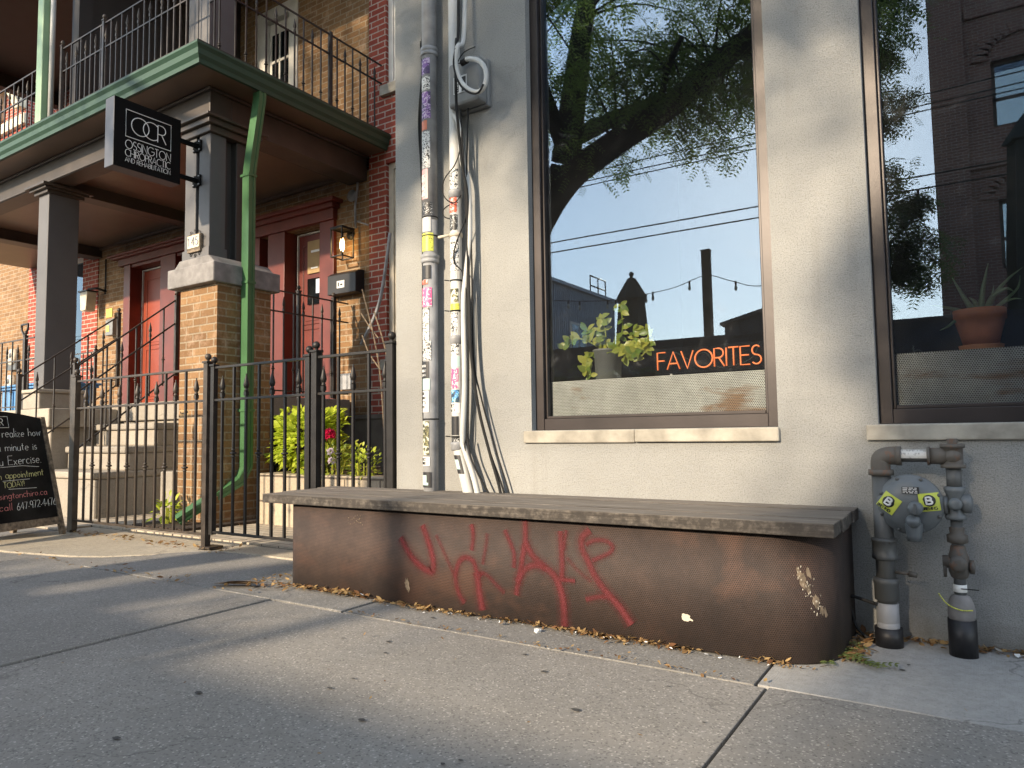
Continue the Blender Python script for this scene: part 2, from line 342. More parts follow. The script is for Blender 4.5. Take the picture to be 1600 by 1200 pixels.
leafmat('dry_leaf', (0.14, 0.06, 0.022), (0.36, 0.24, 0.10), 0.2, 0.8)
leafmat('green_fallen_leaf', (0.09, 0.13, 0.03), (0.20, 0.23, 0.07), 0.2, 0.7)
leafmat('magenta_flower', (0.45, 0.01, 0.06), (0.65, 0.03, 0.12), 0.4)
leafmat('pale_flower', (0.55, 0.45, 0.55), (0.75, 0.65, 0.70), 0.4)
leafmat('grass_blade', (0.03, 0.05, 0.015), (0.08, 0.11, 0.03), 0.3)
sticker('doodle_white', (0.62, 0.62, 0.60), (0.02, 0.02, 0.02), 90, 0.52)
sticker('doodle_black', (0.02, 0.02, 0.02), (0.6, 0.6, 0.58), 110, 0.58)
sticker('doodle_purple', (0.20, 0.09, 0.30), (0.50, 0.40, 0.55), 60, 0.5, (0.05, 0.03, 0.10))
sticker('doodle_pink', (0.62, 0.10, 0.25), (0.70, 0.62, 0.60), 60, 0.55)
sticker('doodle_yellow', (0.58, 0.60, 0.08), (0.08, 0.08, 0.02), 200, 0.58)
sticker('doodle_red', (0.55, 0.10, 0.05), (0.65, 0.62, 0.58), 70, 0.6)
sticker('doodle_blue', (0.05, 0.22, 0.50), (0.30, 0.60, 0.65), 60, 0.5, (0.02, 0.03, 0.05))
sticker('doodle_skull', (0.20, 0.19, 0.08), (0.03, 0.03, 0.02), 80, 0.48, (0.6, 0.6, 0.5))
sticker('doodle_plain', (0.55, 0.55, 0.53), (0.35, 0.35, 0.34), 60, 0.6)
simple('sticker_pink', (0.62, 0.36, 0.36), 0.5, 0, 0.03)
simple('sticker_white', (0.66, 0.66, 0.65), 0.5, 0, 0.03)
simple('sticker_black', (0.02, 0.02, 0.022), 0.5, 0, 0.03)
simple('sticker_teal', (0.42, 0.56, 0.54), 0.5, 0, 0.03)
simple('sticker_orange', (0.62, 0.19, 0.10), 0.5, 0, 0.03)

# ------------------------------------------------------------------ mesh helpers
class MB:
    def __init__(s): s.v = []; s.f = []; s.uv = []; s.m = []; s.sm = []
    def add(s, vs, fs, uvs=None, mi=0, smooth=False):
        o = len(s.v); s.v += [tuple(p) for p in vs]
        for k, f in enumerate(fs):
            s.f.append([i+o for i in f]); s.m.append(mi); s.sm.append(smooth)
            if uvs is not None: s.uv.append(uvs[k])
            else:
                a, b, c = (Vector(vs[f[0]]), Vector(vs[f[1]]), Vector(vs[f[2]]))
                n = (b-a).cross(c-a); ax = max(range(3), key=lambda i: abs(n[i]))
                q = {0: (1, 2), 1: (0, 2), 2: (0, 1)}[ax]
                s.uv.append([(vs[i][q[0]], vs[i][q[1]]) for i in f])
        return s
    def box(s, x0, x1, y0, y1, z0, z1, mi=0, mat=None):
        vs = [(x, y, z) for z in (z0, z1) for y in (y0, y1) for x in (x0, x1)]
        if mat is not None: vs = [tuple(mat @ Vector(p)) for p in vs]
        return s.add(vs, [(0, 2, 3, 1), (4, 5, 7, 6), (0, 1, 5, 4), (2, 6, 7, 3), (0, 4, 6, 2), (1, 3, 7, 5)], None, mi)
    def prism(s, pts, a0, a1, axis='y', mi=0):
        n = len(pts)
        def P(p, a): return {'y': (p[0], a, p[1]), 'x': (a, p[0], p[1]), 'z': (p[0], p[1], a)}[axis]
        vs = [P(p, a0) for p in pts] + [P(p, a1) for p in pts]
        fs = [list(range(n)), list(range(2*n-1, n-1, -1))] + [(i, n+i, n+(i+1) % n, (i+1) % n) for i in range(n)]
        return s.add(vs, fs, None, mi)
    def tube(s, pts, r, sides=8, mi=0, cap=True, closed=False):
        pts = [Vector(p) for p in pts]; n = len(pts)
        rr = r if isinstance(r, (list, tuple)) else [r]*n
        rings = []; up = None; d_acc = 0; ds = []
        for i, p in enumerate(pts):
            if closed: t = pts[(i+1) % n]-pts[i-1]
            else: t = pts[min(i+1, n-1)] - pts[max(i-1, 0)]
            if t.length < 1e-9: t = Vector((0, 0, 1))
            t.normalize()
            if up is None:
                up = Vector((0, 0, 1)) if abs(t.z) < 0.9 else Vector((0, 1, 0))
            x = up.cross(t)
            if x.length < 1e-6: x = Vector((1, 0, 0)).cross(t)
            x.normalize(); yv = t.cross(x).normalized(); up = yv
            rings.append([p + (x*math.cos(2*PI*k/sides+PI/4*(sides == 4)) + yv*math.sin(2*PI*k/sides+PI/4*(sides == 4)))*rr[i] for k in range(sides)])
            if i: d_acc += (p-pts[i-1]).length
            ds.append(d_acc)
        vs = [q for rg in rings for q in rg]; fs = []; us = []
        for i in range(n if closed else n-1):
            j = (i+1) % n
            for k in range(sides):
                k2 = (k+1) % sides
                fs.append((i*sides+k, i*sides+k2, j*sides+k2, j*sides+k))
                a, b2 = k/sides*6.28*rr[i], (k+1)/sides*6.28*rr[i]
                us.append([(a, ds[i]), (b2, ds[i]), (b2, ds[j]), (a, ds[j])])
        if cap and not closed:
            fs.append(list(range(sides))[::-1]); us.append([(0, 0)]*sides)
            fs.append([(n-1)*sides+k for k in range(sides)]); us.append([(0, 0)]*sides)
        return s.add(vs, fs, us, mi, sides > 5)
    def lathe(s, prof, center, axis='z', sides=16, mi=0, rot=None, smooth=True):
        # prof: list of (radius, height)
        vs = []; c = Vector(center)
        for r, h in prof:
            for k in range(sides):
                a = 2*PI*k/sides; p = {'z': (r*math.cos(a), r*math.sin(a), h), 'y': (r*math.cos(a), h, -r*math.sin(a)), 'x': (h, r*math.cos(a), r*math.sin(a))}[axis]
                p = Vector(p)
                if rot is not None: p = rot @ p
                vs.append(c+p)
        fs = []; us = []
        for i in range(len(prof)-1):
            for k in range(sides):
                k2 = (k+1) % sides
                fs.append((i*sides+k, i*sides+k2, (i+1)*sides+k2, (i+1)*sides+k))
                us.append([(k/sides*6.28*prof[i][0], prof[i][1]), ((k+1)/sides*6.28*prof[i][0], prof[i][1]), ((k+1)/sides*6.28*prof[i][0], prof[i+1][1]), (k/sides*6.28*prof[i][0], prof[i+1][1])])
        fs.append(list(range(sides))[::-1]); us.append([(0, 0)]*sides)
        l = len(prof)-1
        fs.append([l*sides+k for k in range(sides)]); us.append([(0, 0)]*sides)
        return s.add(vs, fs, us, mi, smooth)
    def build(s, name, mats, parent=None, bevel=0, loc=None, coll=True, jit=0):
        me = bpy.data.meshes.new(name)
        me.from_pydata([Vector(v)-Vector(loc) if loc else v for v in s.v], [], s.f); 
        if not isinstance(mats, (list, tuple)): mats = [mats]
        for m in mats: me.materials.append(MT[m])
        me.polygons.foreach_set('material_index', s.m)
        me.polygons.foreach_set('use_smooth', s.sm)
        ul = me.uv_layers.new(name='UVMap')
        ul.data.foreach_set('uv', [c for f in s.uv for p in f for c in p])
        me.validate(); me.update()
        o = bpy.data.objects.new(name, me)
        if loc: o.location = loc
        if coll: sc.collection.objects.link(o)
        if parent: 
            o.parent = parent
            if parent.type == 'EMPTY' or True:
                o.matrix_parent_inverse = pinv(parent)
        if bevel:
            b = o.modifiers.new('bevel', 'BEVEL'); b.width = bevel; b.segments = 2; b.limit_method = 'ANGLE'; b.angle_limit = R(40)
        return o
def pinv(p):
    m = Matrix.Identity(4); ch = []
    while p: ch.append(p); p = p.parent
    m = Matrix.Identity(4)
    for q in reversed(ch):
        m = m @ q.matrix_parent_inverse @ q.matrix_basis
    return m.inverted()
def thing(name, label, cat, loc=(0, 0, 0), group=None):
    o = bpy.data.objects.new(name, None); o.empty_display_size = 0.1
    sc.collection.objects.link(o); o.location = loc
    o['label'] = label; o['category'] = cat
    if group: o['group'] = group
    return o
def tag(o, label, cat, group=None, kind=None):
    o['label'] = label
    if cat: o['category'] = cat
    if group: o['group'] = group
    if kind: o['kind'] = kind
    return o
def struct(o, label=None):
    o['kind'] = 'structure'
    if label: o['label'] = label
    return o
def copy_thing(root, loc, label=None):
    r = root.copy(); sc.collection.objects.link(r); r.location = loc
    if label: r['label'] = label
    for ch in list(root.children):
        c = ch.copy(); sc.collection.objects.link(c); c.parent = r
        for g in ch.children:
            d = g.copy(); sc.collection.objects.link(d); d.parent = c
    return r
def part(src, name, parent, delta):
    c = src.copy(); c.name = name; sc.collection.objects.link(c); c.parent = parent
    c.location = Vector(src.location) + Vector(delta); return c
def wall(mb, axis, pos0, pos1, u0, u1, z0, z1, holes, mi=0):
    """wall slab with openings; axis 'y' spans x, thickness pos0..pos1 in y; axis 'x' spans y."""
    us = sorted({u0, u1, *[h[0] for h in holes], *[h[1] for h in holes]}); zs = sorted({z0, z1, *[h[2] for h in holes], *[h[3] for h in holes]})
    us = [u for u in us if u0 <= u <= u1]; zs = [z for z in zs if z0 <= z <= z1]
    def solid(i, j):
        if not (0 <= i < len(us)-1 and 0 <= j < len(zs)-1): return False
        cu, cz = (us[i]+us[i+1])/2, (zs[j]+zs[j+1])/2
        return not any(h[0] < cu < h[1] and h[2] < cz < h[3] for h in holes)
    P = (lambda u, p, z: (u, p, z)) if axis == 'y' else (lambda u, p, z: (p, u, z))
    for i in range(len(us)-1):
        for j in range(len(zs)-1):
            if not solid(i, j): continue
            a, b, c, d = us[i], us[i+1], zs[j], zs[j+1]
            mb.add([P(a, pos0, c), P(b, pos0, c), P(b, pos0, d), P(a, pos0, d)], [(0, 1, 2, 3)], None, mi)
            mb.add([P(a, pos1, c), P(b, pos1, c), P(b, pos1, d), P(a, pos1, d)], [(3, 2, 1, 0)], None, mi)
            for di, dj, q in ((-1, 0, ((a, c), (a, d))), (1, 0, ((b, c), (b, d))), (0, -1, ((a, c), (b, c))), (0, 1, ((a, d), (b, d)))):
                if not solid(i+di, j+dj):
                    (p, r), (s_, t) = q
                    mb.add([P(p, pos0, r), P(s_, pos0, t), P(s_, pos1, t), P(p, pos1, r)], [(0, 1, 2, 3)], None, mi)
    return mb
def smooth_path(pts, n=6):
    pts = [Vector(p) for p in pts]; o = []
    for i in range(len(pts)-1):
        p0, p1, p2, p3 = pts[max(i-1, 0)], pts[i], pts[i+1], pts[min(i+2, len(pts)-1)]
        for k in range(n):
            t = k/n
            o.append(0.5*((2*p1)+(p2-p0)*t+(2*p0-5*p1+4*p2-p3)*t*t+(3*p1-3*p2+p3-p0)*t**3))
    o.append(pts[-1]); return o

# ------------------------------------------------------------------ stroke lettering
def ar(cx, cy, rx, ry, a0, a1, n=9):
    return [(cx+rx*math.cos(R(a0+(a1-a0)*k/n)), cy+ry*math.sin(R(a0+(a1-a0)*k/n))) for k in range(n+1)]
GL = {
'A': (.75, [[(0, 0), (.375, 1), (.75, 0)], [(.13, .33), (.62, .33)]]), 'B': (.55, [[(0, .5), (0, 1), (.25, 1)]+ar(.27, .76, .2, .24, 90, -90)+[(0, .52), (.3, .52)]+ar(.3, .26, .24, .26, 90, -90)+[(0, 0), (0, .5)]]),
'C': (.85, [ar(.5, .5, .5, .5, 48, 312, 16)]), 'D': (.7, [[(0, 0), (0, 1), (.2, 1)]+ar(.2, .5, .5, .5, 90, -90)+[(0, 0)]]),
'E': (.5, [[(.5, 1), (0, 1), (0, 0), (.5, 0)], [(0, .52), (.45, .52)]]), 'F': (.48, [[(.48, 1), (0, 1), (0, 0)], [(0, .52), (.42, .52)]]),
'G': (.95, [ar(.5, .5, .5, .5, 48, 360, 16)+[(.55, .5)]]), 'H': (.65, [[(0, 0), (0, 1)], [(.65, 0), (.65, 1)], [(0, .5), (.65, .5)]]),
'I': (.04, [[(.02, 0), (.02, 1)]]), 'K': (.55, [[(0, 0), (0, 1)], [(.52, 1), (0, .45), (.55, 0)]]), 'L': (.42, [[(0, 1), (0, 0), (.42, 0)]]),
'N': (.66, [[(0, 0), (0, 1), (.66, 0), (.66, 1)]]), 'M': (.8, [[(0, 0), (0, 1), (.4, .2), (.8, 1), (.8, 0)]]), 'O': (1.0, [ar(.5, .5, .5, .5, 90, 450, 20)]), 'P': (.5, [[(0, 0), (0, 1), (.25, 1)]+ar(.25, .74, .25, .26, 90, -90)+[(0, .48)]]),
'R': (.55, [[(0, 0), (0, 1), (.25, 1)]+ar(.25, .74, .26, .26, 90, -90)+[(0, .48)], [(.25, .48), (.55, 0)]]),
'S': (.5, [ar(.25, .75, .22, .25, 40, 270, 10)+ar(.25, .25, .25, .25, 90, -145, 10)]), 'T': (.55, [[(0, 1), (.55, 1)], [(.275, 1), (.275, 0)]]),
'U': (.6, [[(0, 1), (0, .3)]+ar(.3, .3, .3, .3, 180, 360)+[(.6, 1)]]), 'V': (.7, [[(0, 1), (.35, 0), (.7, 1)]]), 'W': (.95, [[(0, 1), (.24, 0), (.475, .8), (.71, 0), (.95, 1)]]),
'X': (.6, [[(0, 1), (.6, 0)], [(.6, 1), (0, 0)]]), 'Y': (.6, [[(0, 1), (.3, .5), (.6, 1)], [(.3, .5), (.3, 0)]]),
'0': (.5, [ar(.25, .5, .25, .5, 90, 450, 14)]), '1': (.3, [[(.05, .8), (.2, 1), (.2, 0)]]), '2': (.5, [ar(.25, .74, .25, .26, 160, -30, 9)+[(0, 0), (.5, 0)]]),
'4': (.55, [[(.4, 0), (.4, 1), (0, .32), (.55, .32)]]), '5': (.5, [[(.45, 1), (.08, 1), (.04, .56)]+ar(.24, .31, .26, .31, 120, -150, 10)]), '6': (.5, [[(.4, 1), (.06, .45)]+ar(.25, .27, .24, .27, 160, -200, 14)]),
'7': (.45, [[(0, 1), (.45, 1), (.15, 0)]]), '9': (.5, [ar(.24, .7, .22, .28, 0, 360, 14)+[(.42, 0)]]), '3': (.5, [ar(.24, .75, .22, .25, 150, -90, 9)+ar(.24, .25, .25, .25, 90, -150, 9)]), '8': (.5, [ar(.25, .75, .2, .25, -90, 270, 12), ar(.25, .25, .25, .25, 90, 450, 12)]),
'a': (.45, [ar(.22, .27, .2, .27, 30, 390, 12), [(.42, .5), (.42, .05), (.48, 0)]]), 'c': (.4, [ar(.24, .27, .22, .27, 50, 310, 10)]), 'd': (.45, [ar(.2, .26, .2, .26, 0, 360, 12), [(.41, 1), (.41, 0)]]), 'e': (.42, [[(.03, .27), (.4, .3)]+ar(.22, .27, .2, .27, 8, 310, 10)]),
'g': (.42, [ar(.2, .27, .2, .25, 0, 360, 12), [(.4, .5), (.4, -.2)]+ar(.22, -.2, .18, .18, 0, -160, 6)]), 'h': (.42, [[(0, 0), (0, 1)], [(0, .3)]+ar(.2, .33, .2, .2, 160, 0, 6)+[(.4, 0)]]), 'i': (.06, [[(.03, 0), (.03, .5)], [(.03, .68), (.04, .74)]]), 'k': (.38, [[(0, 0), (0, 1)], [(.34, .5), (0, .22), (.38, 0)]]),
'l': (.08, [[(.02, 1), (.02, .05), (.1, 0)]]), 'm': (.66, [[(0, 0), (0, .52)], ar(.17, .33, .16, .18, 180, 0, 6)+[(.33, 0)], ar(.5, .33, .16, .18, 180, 0, 6)+[(.66, 0)]]), 'n': (.4, [[(0, 0), (0, .52)], ar(.2, .32, .19, .2, 180, 0, 6)+[(.39, 0)]]), 'o': (.42, [ar(.21, .27, .2, .26, 90, 450, 12)]),
'p': (.42, [[(0, .5), (0, -.4)], ar(.21, .27, .2, .25, 180, -180, 12)]), 'r': (.28, [[(0, 0), (0, .52)], ar(.2, .3, .18, .22, 170, 60, 5)]), 's': (.32, [ar(.17, .4, .14, .12, 40, 270, 6)+ar(.16, .13, .16, .14, 90, -150, 6)]), 't': (.3, [[(.13, .85), (.13, .05), (.25, 0)], [(0, .55), (.28, .55)]]),
'u': (.4, [[(0, .5), (0, .2)]+ar(.18, .2, .18, .2, 180, 340, 6)+[(.38, .5), (.38, 0)]]), 'v': (.36, [[(0, .5), (.17, 0), (.36, .52)]]), 'w': (.55, [[(0, .5), (.14, 0), (.27, .42), (.4, 0), (.55, .52)]]), 'x': (.38, [[(0, .5), (.38, 0)], [(.38, .5), (0, 0)]]), 'y': (.4, [[(0, .5), (.19, .05)], [(.4, .5), (.06, -.4)]]), 'z': (.38, [[(0, .5), (.36, .5), (0, 0), (.38, 0)]]),
'.': (.08, [[(.02, 0), (.05, .04)]]), '-': (.18, [[(.02, .3), (.16, .3)]]), ',': (.1, [[(.06, .06), (0, -.12)]]), '!': (.08, [[(.03, 1), (.03, .3)], [(.03, .06), (.03, 0)]]), "'": (.06, [[(.03, 1), (.03, .8)]]), ' ': (.32, []),
}
def text_width(t, h, sp=.16): return sum((GL[c][0]+sp)*h for c in t) - sp*h
def letters(mb, t, h, origin, U, V, r, sp=.16, wd=None, sides=5, mi=0, jitter=0, slant=0, fn=None):
    """raised stroke lettering; origin lower left; U, V unit directions"""
    o = Vector(origin) if fn is None else None; U = Vector(U); V = Vector(V)
    kx = 1.0
    if wd: kx = wd/text_width(t, h, sp)
    x = 0
    for c in t:
        w_, st = GL[c]; jy = random.uniform(-jitter, jitter)*h; js = 1+random.uniform(-jitter, jitter)
        for ln in st:
            pp = [((x+(p[0]+slant*p[1])*h*js)*kx, p[1]*h*js+jy) for p in ln]
            pts = [fn(a, b) for a, b in pp] if fn else [o+U*a+V*b for a, b in pp]
            mb.tube(pts, r, sides, mi)
        x += (w_+sp)*h
    return x*kx

# ================================================================== SETTING
mb = MB(); mb.add([(-300, -300, -.34), (300, -300, -.34), (300, 300, -.34), (-300, 300, -.34)], [(0, 1, 2, 3)])
struct(mb.build('ground', 'asphalt'))
mb = MB(); mb.box(-60, 60, -14.6, -3.75, -.4, -.14)
struct(mb.build('road', 'asphalt'))
mb = MB(); mb.box(-60, 60, -3.745, -3.6, -.4, 0.0); mb.box(-60, 60, -14.75, -14.6, -.4, 0.0)
struct(mb.build('curb', 'curb_concrete', bevel=.02))
mb = MB(); mb.box(-60, 60, -30, -14.755, -.4, -.004)
struct(mb.build('far_sidewalk', 'curb_concrete'))
# sidewalk slabs
mb = MB(); g = .006
main = [-60, -40, -30, -20, -14, -10.3, -8.7, -7.2, -5.82, -4.48, -3.15, -.62, 1.6, 4, 7, 12, 20, 60]
for i in range(len(main)-1):
    dz = random.uniform(-.004, .004) if main[i] > -5 else 0
    if abs(main[i]+3.15) < .01: dz = -.002
    if abs(main[i]+4.48) < .01: dz = .004
    mb.box(main[i]+g, main[i+1]-g, -3.595, -.83-g, -.2, dz)
strip = [-4.48, -2.63]
mb.box(-5.1+g, -2.63-g, -.83+g, .0, -.2, .003)
mb.box(-2.63+g, -.66-g, -.83+g, .0, -.2, -.002)
for a, b in ((-20, -8.7), (-8.7, -7.25)):
    mb.box(a+g, b-g, -.83+g, .0, -.2, 0)
sw = struct(mb.build('sidewalk', 'sidewalk_concrete', bevel=.003))
mb = MB(); mb.box(-.66+g, 20, -.83+g, .0, -.2, .0)
struct(mb.build('sidewalk_patch', 'brushed_concrete', bevel=.003))
# gate apron with a curved edge, rougher concrete
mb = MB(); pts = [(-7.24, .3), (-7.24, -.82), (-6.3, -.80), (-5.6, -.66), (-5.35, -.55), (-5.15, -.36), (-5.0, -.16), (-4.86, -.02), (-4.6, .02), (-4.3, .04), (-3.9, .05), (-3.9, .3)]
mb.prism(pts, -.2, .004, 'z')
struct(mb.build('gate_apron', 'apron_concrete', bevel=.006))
mb = MB(); mb.prism([(-7.24, -.82), (-7.24, -.826), (-5.1, -.826), (-5.1, -.0), (-4.86, -.04), (-5.02, -.18), (-5.17, -.38), (-5.37, -.57), (-5.6, -.68), (-6.3, -.82)], -.2, -.004, 'z')
struct(mb.build('apron_edge_slab', 'sidewalk_concrete'))
mb = MB(); mb.prism([(-16, .305), (-3.02, .305), (-3.02, 3.1), (-16, 3.1)], -.2, .02, 'z')
mb.prism([(-16, .005), (-7.25, .005), (-7.25, .305), (-16, .305)], -.2, .02, 'z'); mb.prism([(-3.895, .055), (-3.02, .055), (-3.02, .305), (-3.895, .305)], -.2, .02, 'z')
struct(mb.build('front_yard_paving', 'yard_paver'))

# ================================================================== STUCCO BUILDING
sb = thing('commercial_building', 'pale grey stucco building wall with two tall bronze framed windows', 'building', (-3.0, 0, 0))
W1 = (-2.03, -.735, .868, 3.75); W2 = (-.333, 1.15, .872, 3.75)
mb = MB()
wall(mb, 'y', 0.0, .26, -3.017, 9.0, -.2, 8.0, [W1, W2, (2.6, 3.6, .01, 2.3)])
wall(mb, 'x', -3.017, -2.8, .26, 9.0, -.2, 8.0, [])
mb.box(9.0, 9.2, 0, 9, -.2, 8); mb.box(-2.8, 9, 8.8, 9, -.2, 8)
mb.box(-3.0, 9.1, .02, 8.98, 7.9, 8.05)
sw_wall = mb.build('wall', 'stucco', sb)
mb = MB(); mb.box(-2.79, 8.9, .27, 8.7, -.1, .05); mb.box(-2.79, 8.9, .27, 4.5, 3.9, 4.0); mb.box(-2.79, 8.9, 4.4, 4.5, 0, 4)
mb.box(-2.79, -2.7, .27, 4.5, 0, 4); mb.box(8, 8.1, .27, 4.5, 0, 4); mb.box(2.6, 3.6, .28, .32, 0, 2.35)
mb.build('interior', 'room_dark', sb)
def win(W, split, screen):
    x0, x1, z0, z1 = W; f = MB()
    y0, y1 = .045, .13; fw = .052
    f.box(x0, x0+fw, y0, y1, z0, z1); f.box(x1-fw, x1, y0, y1, z0, z1)
    f.box(x0+fw, x1-fw, y0+.004, y1, z0, z0+.062); f.box(x0+fw, x1-fw, y0+.004, y1, z1-.06, z1)
    # inner stops
    i = fw; f.box(x0+i, x0+i+.012, y0+.025, y1, z0+.062, z1-.06); f.box(x1-i-.014, x1-i, y0+.02, y1, z0+.062, z1-.06)
    f.box(x0+i+.012, x1-i-.014, y0+.018, y1, z0+.062, z0+.078)
    o = f.build('window', 'bronze_aluminium', sb, bevel=.003)
    p = MB(); p.box(x0+i+.012, x1-i-.014, .1, .106, z0+.078, z1-.06); p.build('pane', 'coated_glass', o)
    s = MB(); zb = z0-.068
    xm = x0+.62*(x1-x0) if False else x0+.47*(x1-x0)
    s.box(x0-.045, (xm if split else x1+.04), -.018, .12, zb, z0-.002)
    if split: s.box(xm+.002, x1+.006, -.024, .12, zb+.003, z0-.002)
    s.build('sill', 'limestone_sill', o, bevel=.006)
    q = MB(); q.box(x0+i+.0, x1-i, .114, .117, z0+.03, screen); q.box(x0+i, x1-i, .118, .5, screen-.012, screen-.002)
    q.build('perforated_screen', 'galvanised_screen', o)
win(W1, True, 1.137); win(W2, False, 1.172)

# ================================================================== BRICK HOUSE
hs = thing('brick_house', 'yellow and red brick house with grey timber porch, green eaves and dark red doors', 'house', (-9, 2.95, 0))
YF = 2.95
DL = (-11.62, -9.0, 1.28, 3.69); DR = (-8.3, -6.70, 1.28, 3.60)
mb = MB()
wall(mb, 'y', YF, YF+.3, -12.51, -6.115, .02, 4.14, [DL, DR])                       # lower yellow
wall(mb, 'y', YF, YF+.3, -12.51, -6.115, 4.47, 9.0, [(-8.30, -7.45, 4.5, 6.85)])   # upper
wall(mb, 'y', YF, YF+.3, -22, -15.05, .02, 4.45, [])
mb.build('yellow_wall', 'yellow_brick', hs)
mb = MB()
wall(mb, 'y', YF-.012, YF+.31, -6.115, -2.9, -.1, 9.0, [(-5.83, -4.6, 1.75, 4.15), (-5.83, -4.6, 5.11, 7.2)])
wall(mb, 'y', YF-.012, YF+.31, -15.05, -12.51, -.1, 4.45, [(-14.62, -13.02, 1.75, 4.08)])
wall(mb, 'y', YF-.012, YF+.31, -14.2, -12.51, 4.45, 9.0, [])
mb.box(-14.0, -2.9, YF+.32, 8, 0, 9)
mb.build('red_brick_pier', 'red_brick', hs)
mb = MB(); mb.box(-22, -12.51, YF-.02, YF-.0125, .0, .4); mb.box(-12.5, -3.03, YF-.05, YF-.013, -.05, 1.1); mb.box(-12.5, -3.03, YF-.07, YF-.05, 1.05, 1.1)
mb.build('foundation', 'basement_parging', hs)
def house_window(x0, x1, z0, z1, mat='cream_trim', bars=True):
    f = MB(); y0, y1 = YF+.03, YF+.12; t = .075
    f.box(x0, x0+t, y0, y1, z0, z1); f.box(x1-t, x1, y0, y1, z0, z1); f.box(x0+t, x1-t, y0, y1, z1-t, z1); f.box(x0+t, x1-t, y0, y1, z0, z0+t)
    zm = z0+(z1-z0)*.48
    if bars:
        f.box(x0+t, x1-t, y0+.03, y1-.01, zm-.025, zm+.025)
        f.box(x0+t, x0+t+.04, y0+.02, y1, z0+t, z1-t)
    o = f.build('window', mat, hs, bevel=.004)
    p = MB(); p.box(x0+t, x1-t, y1-.035, y1-.03, z0+t, z1-t); p.build('pane', 'house_glass', o)
    b = MB(); b.box(x0, x1, y1+.02, y1+.03, z0, z1); b.build('dark_backing', 'room_dark', o)  # flat dark sheet behind the pane
    s = MB(); s.box(x0-.06, x1+.06, YF-.07, YF+.03, z0-.13, z0-.002); s.build('sill', 'limestone_sill', o, bevel=.006)
house_window(-5.83, -4.6, 1.75, 4.15); house_window(-5.83, -4.6, 5.11, 7.2, 'white_trim')
house_window(-14.62, -13.02, 1.75, 4.08, 'white_trim', False)
# door assemblies
def door(x0, x1, z0, z1, y, kind, plates=False):
    d = MB(); d.box(x0, x1, y, y+.05, z0, z1)
    h = (z1-z0)
    for a, b in ((.07, .42), (.46, .93)):
        xa, xb, za, zb = x0+.12*(x1-x0)+.02, x1-.12*(x1-x0)-.02, z0+a*h, z0+b*h
        m_ = .018
        for q in ((xa, xb, zb, zb+m_), (xa, xb, za-m_, za), (xa-m_, xa, za-m_, zb+m_), (xb, xb+m_, za-m_, zb+m_)):
            d.box(q[0], q[1], y-.012, y, q[2], q[3])
        d.box(xa+.03, xb-.03, y-.008, y, za+.03, zb-.03)
    o = d.build('door', kind, hs, bevel=.004)
    e = MB(); e.box(x0-.022, x0-.004, y-.02, y+.03, z0, z1+.022); e.box(x0-.004, x1, y-.02, y+.03, z1+.004, z1+.022)
    e.build('weather_strip', 'white_trim', o)
    k = MB(); k.lathe([(.012, 0), (.012, -.03), (.028, -.035), (.03, -.06), (.015, -.07)], (x1-.07, y, z0+.95), 'y', 10); k.build('handle', 'steel_bolt', o)
    return o
FZ = 1.30
fr = MB()
fr.box(-11.62, -11.43, 2.9, 3.14, FZ, 3.69); fr.box(-10.56, -10.16, 2.9, 3.14, FZ, 3.69); fr.box(-9.3, -9.02, 2.9, 3.14, FZ, 3.69)
fr.box(-11.43, -10.56, 2.92, 3.14, 3.64, 3.69); fr.box(-10.16, -9.3, 2.92, 3.14, 3.64, 3.69)
fr.box(-11.75, -8.9, 2.87, 2.949, 3.69, 3.80); fr.box(-11.85, -8.8, 2.80, 2.949, 3.80, 3.83); fr.box(-11.9, -8.75, 2.76, 2.949, 3.83, 3.86)
fr.build('door_frame', 'dark_red_frame', hs, bevel=.006)
fr = MB()
fr.box(-8.3, -8.16, 2.9, 3.14, FZ, 3.6); fr.box(-7.98, -7.64, 2.9, 3.14, FZ, 3.6); fr.box(-6.96, -6.70, 2.9, 3.14, FZ, 3.6) 
fr.box(-8.16, -7.98, 3.12, 3.14, FZ, 3.6); fr.box(-8.4, -6.68, 2.87, 2.949, 3.60, 3.74); fr.box(-8.45, -6.64, 2.82, 2.949, 3.74, 3.80); fr.box(-8.5, -6.58, 2.77, 2.949, 3.80, 3.85)
fr.build('door_frame', 'dark_red_frame', hs, bevel=.006)
for a in ((-11.40, -10.6), (-10.13, -9.33)): door(a[0], a[1], 1.33, 3.6, 3.12, 'brick_red_door')
dr = door(-7.60, -6.97, 1.33, 3.56, 3.12, 'dark_red_frame'); door(-8.16, -7.99, 1.33, 3.5, 3.1, 'dark_red_frame')
pp = MB(); pp.box(-7.40, -7.10, 3.09, 3.104, 3.02, 3.46); pp.build('kraft_sign', 'kraft_paper', dr)  # kraft paper sign on the door leaf
pp = MB(); pp.box(-7.33, -7.17, 3.086, 3.09, 3.30, 3.33); pp.box(-7.33, -7.20, 3.086, 3.09, 3.08, 3.10); pp.build('white_label', 'sticker_white', dr)
pp = MB(); pp.box(-7.40, -7.10, 3.09, 3.104, 2.60, 2.95); pp.build('door_glass', 'house_glass', dr)
pp = MB(); pp.box(-7.23, -7.11, 3.084, 3.09, 2.74, 2.93); pp.build('notice', 'paper_blue', dr)
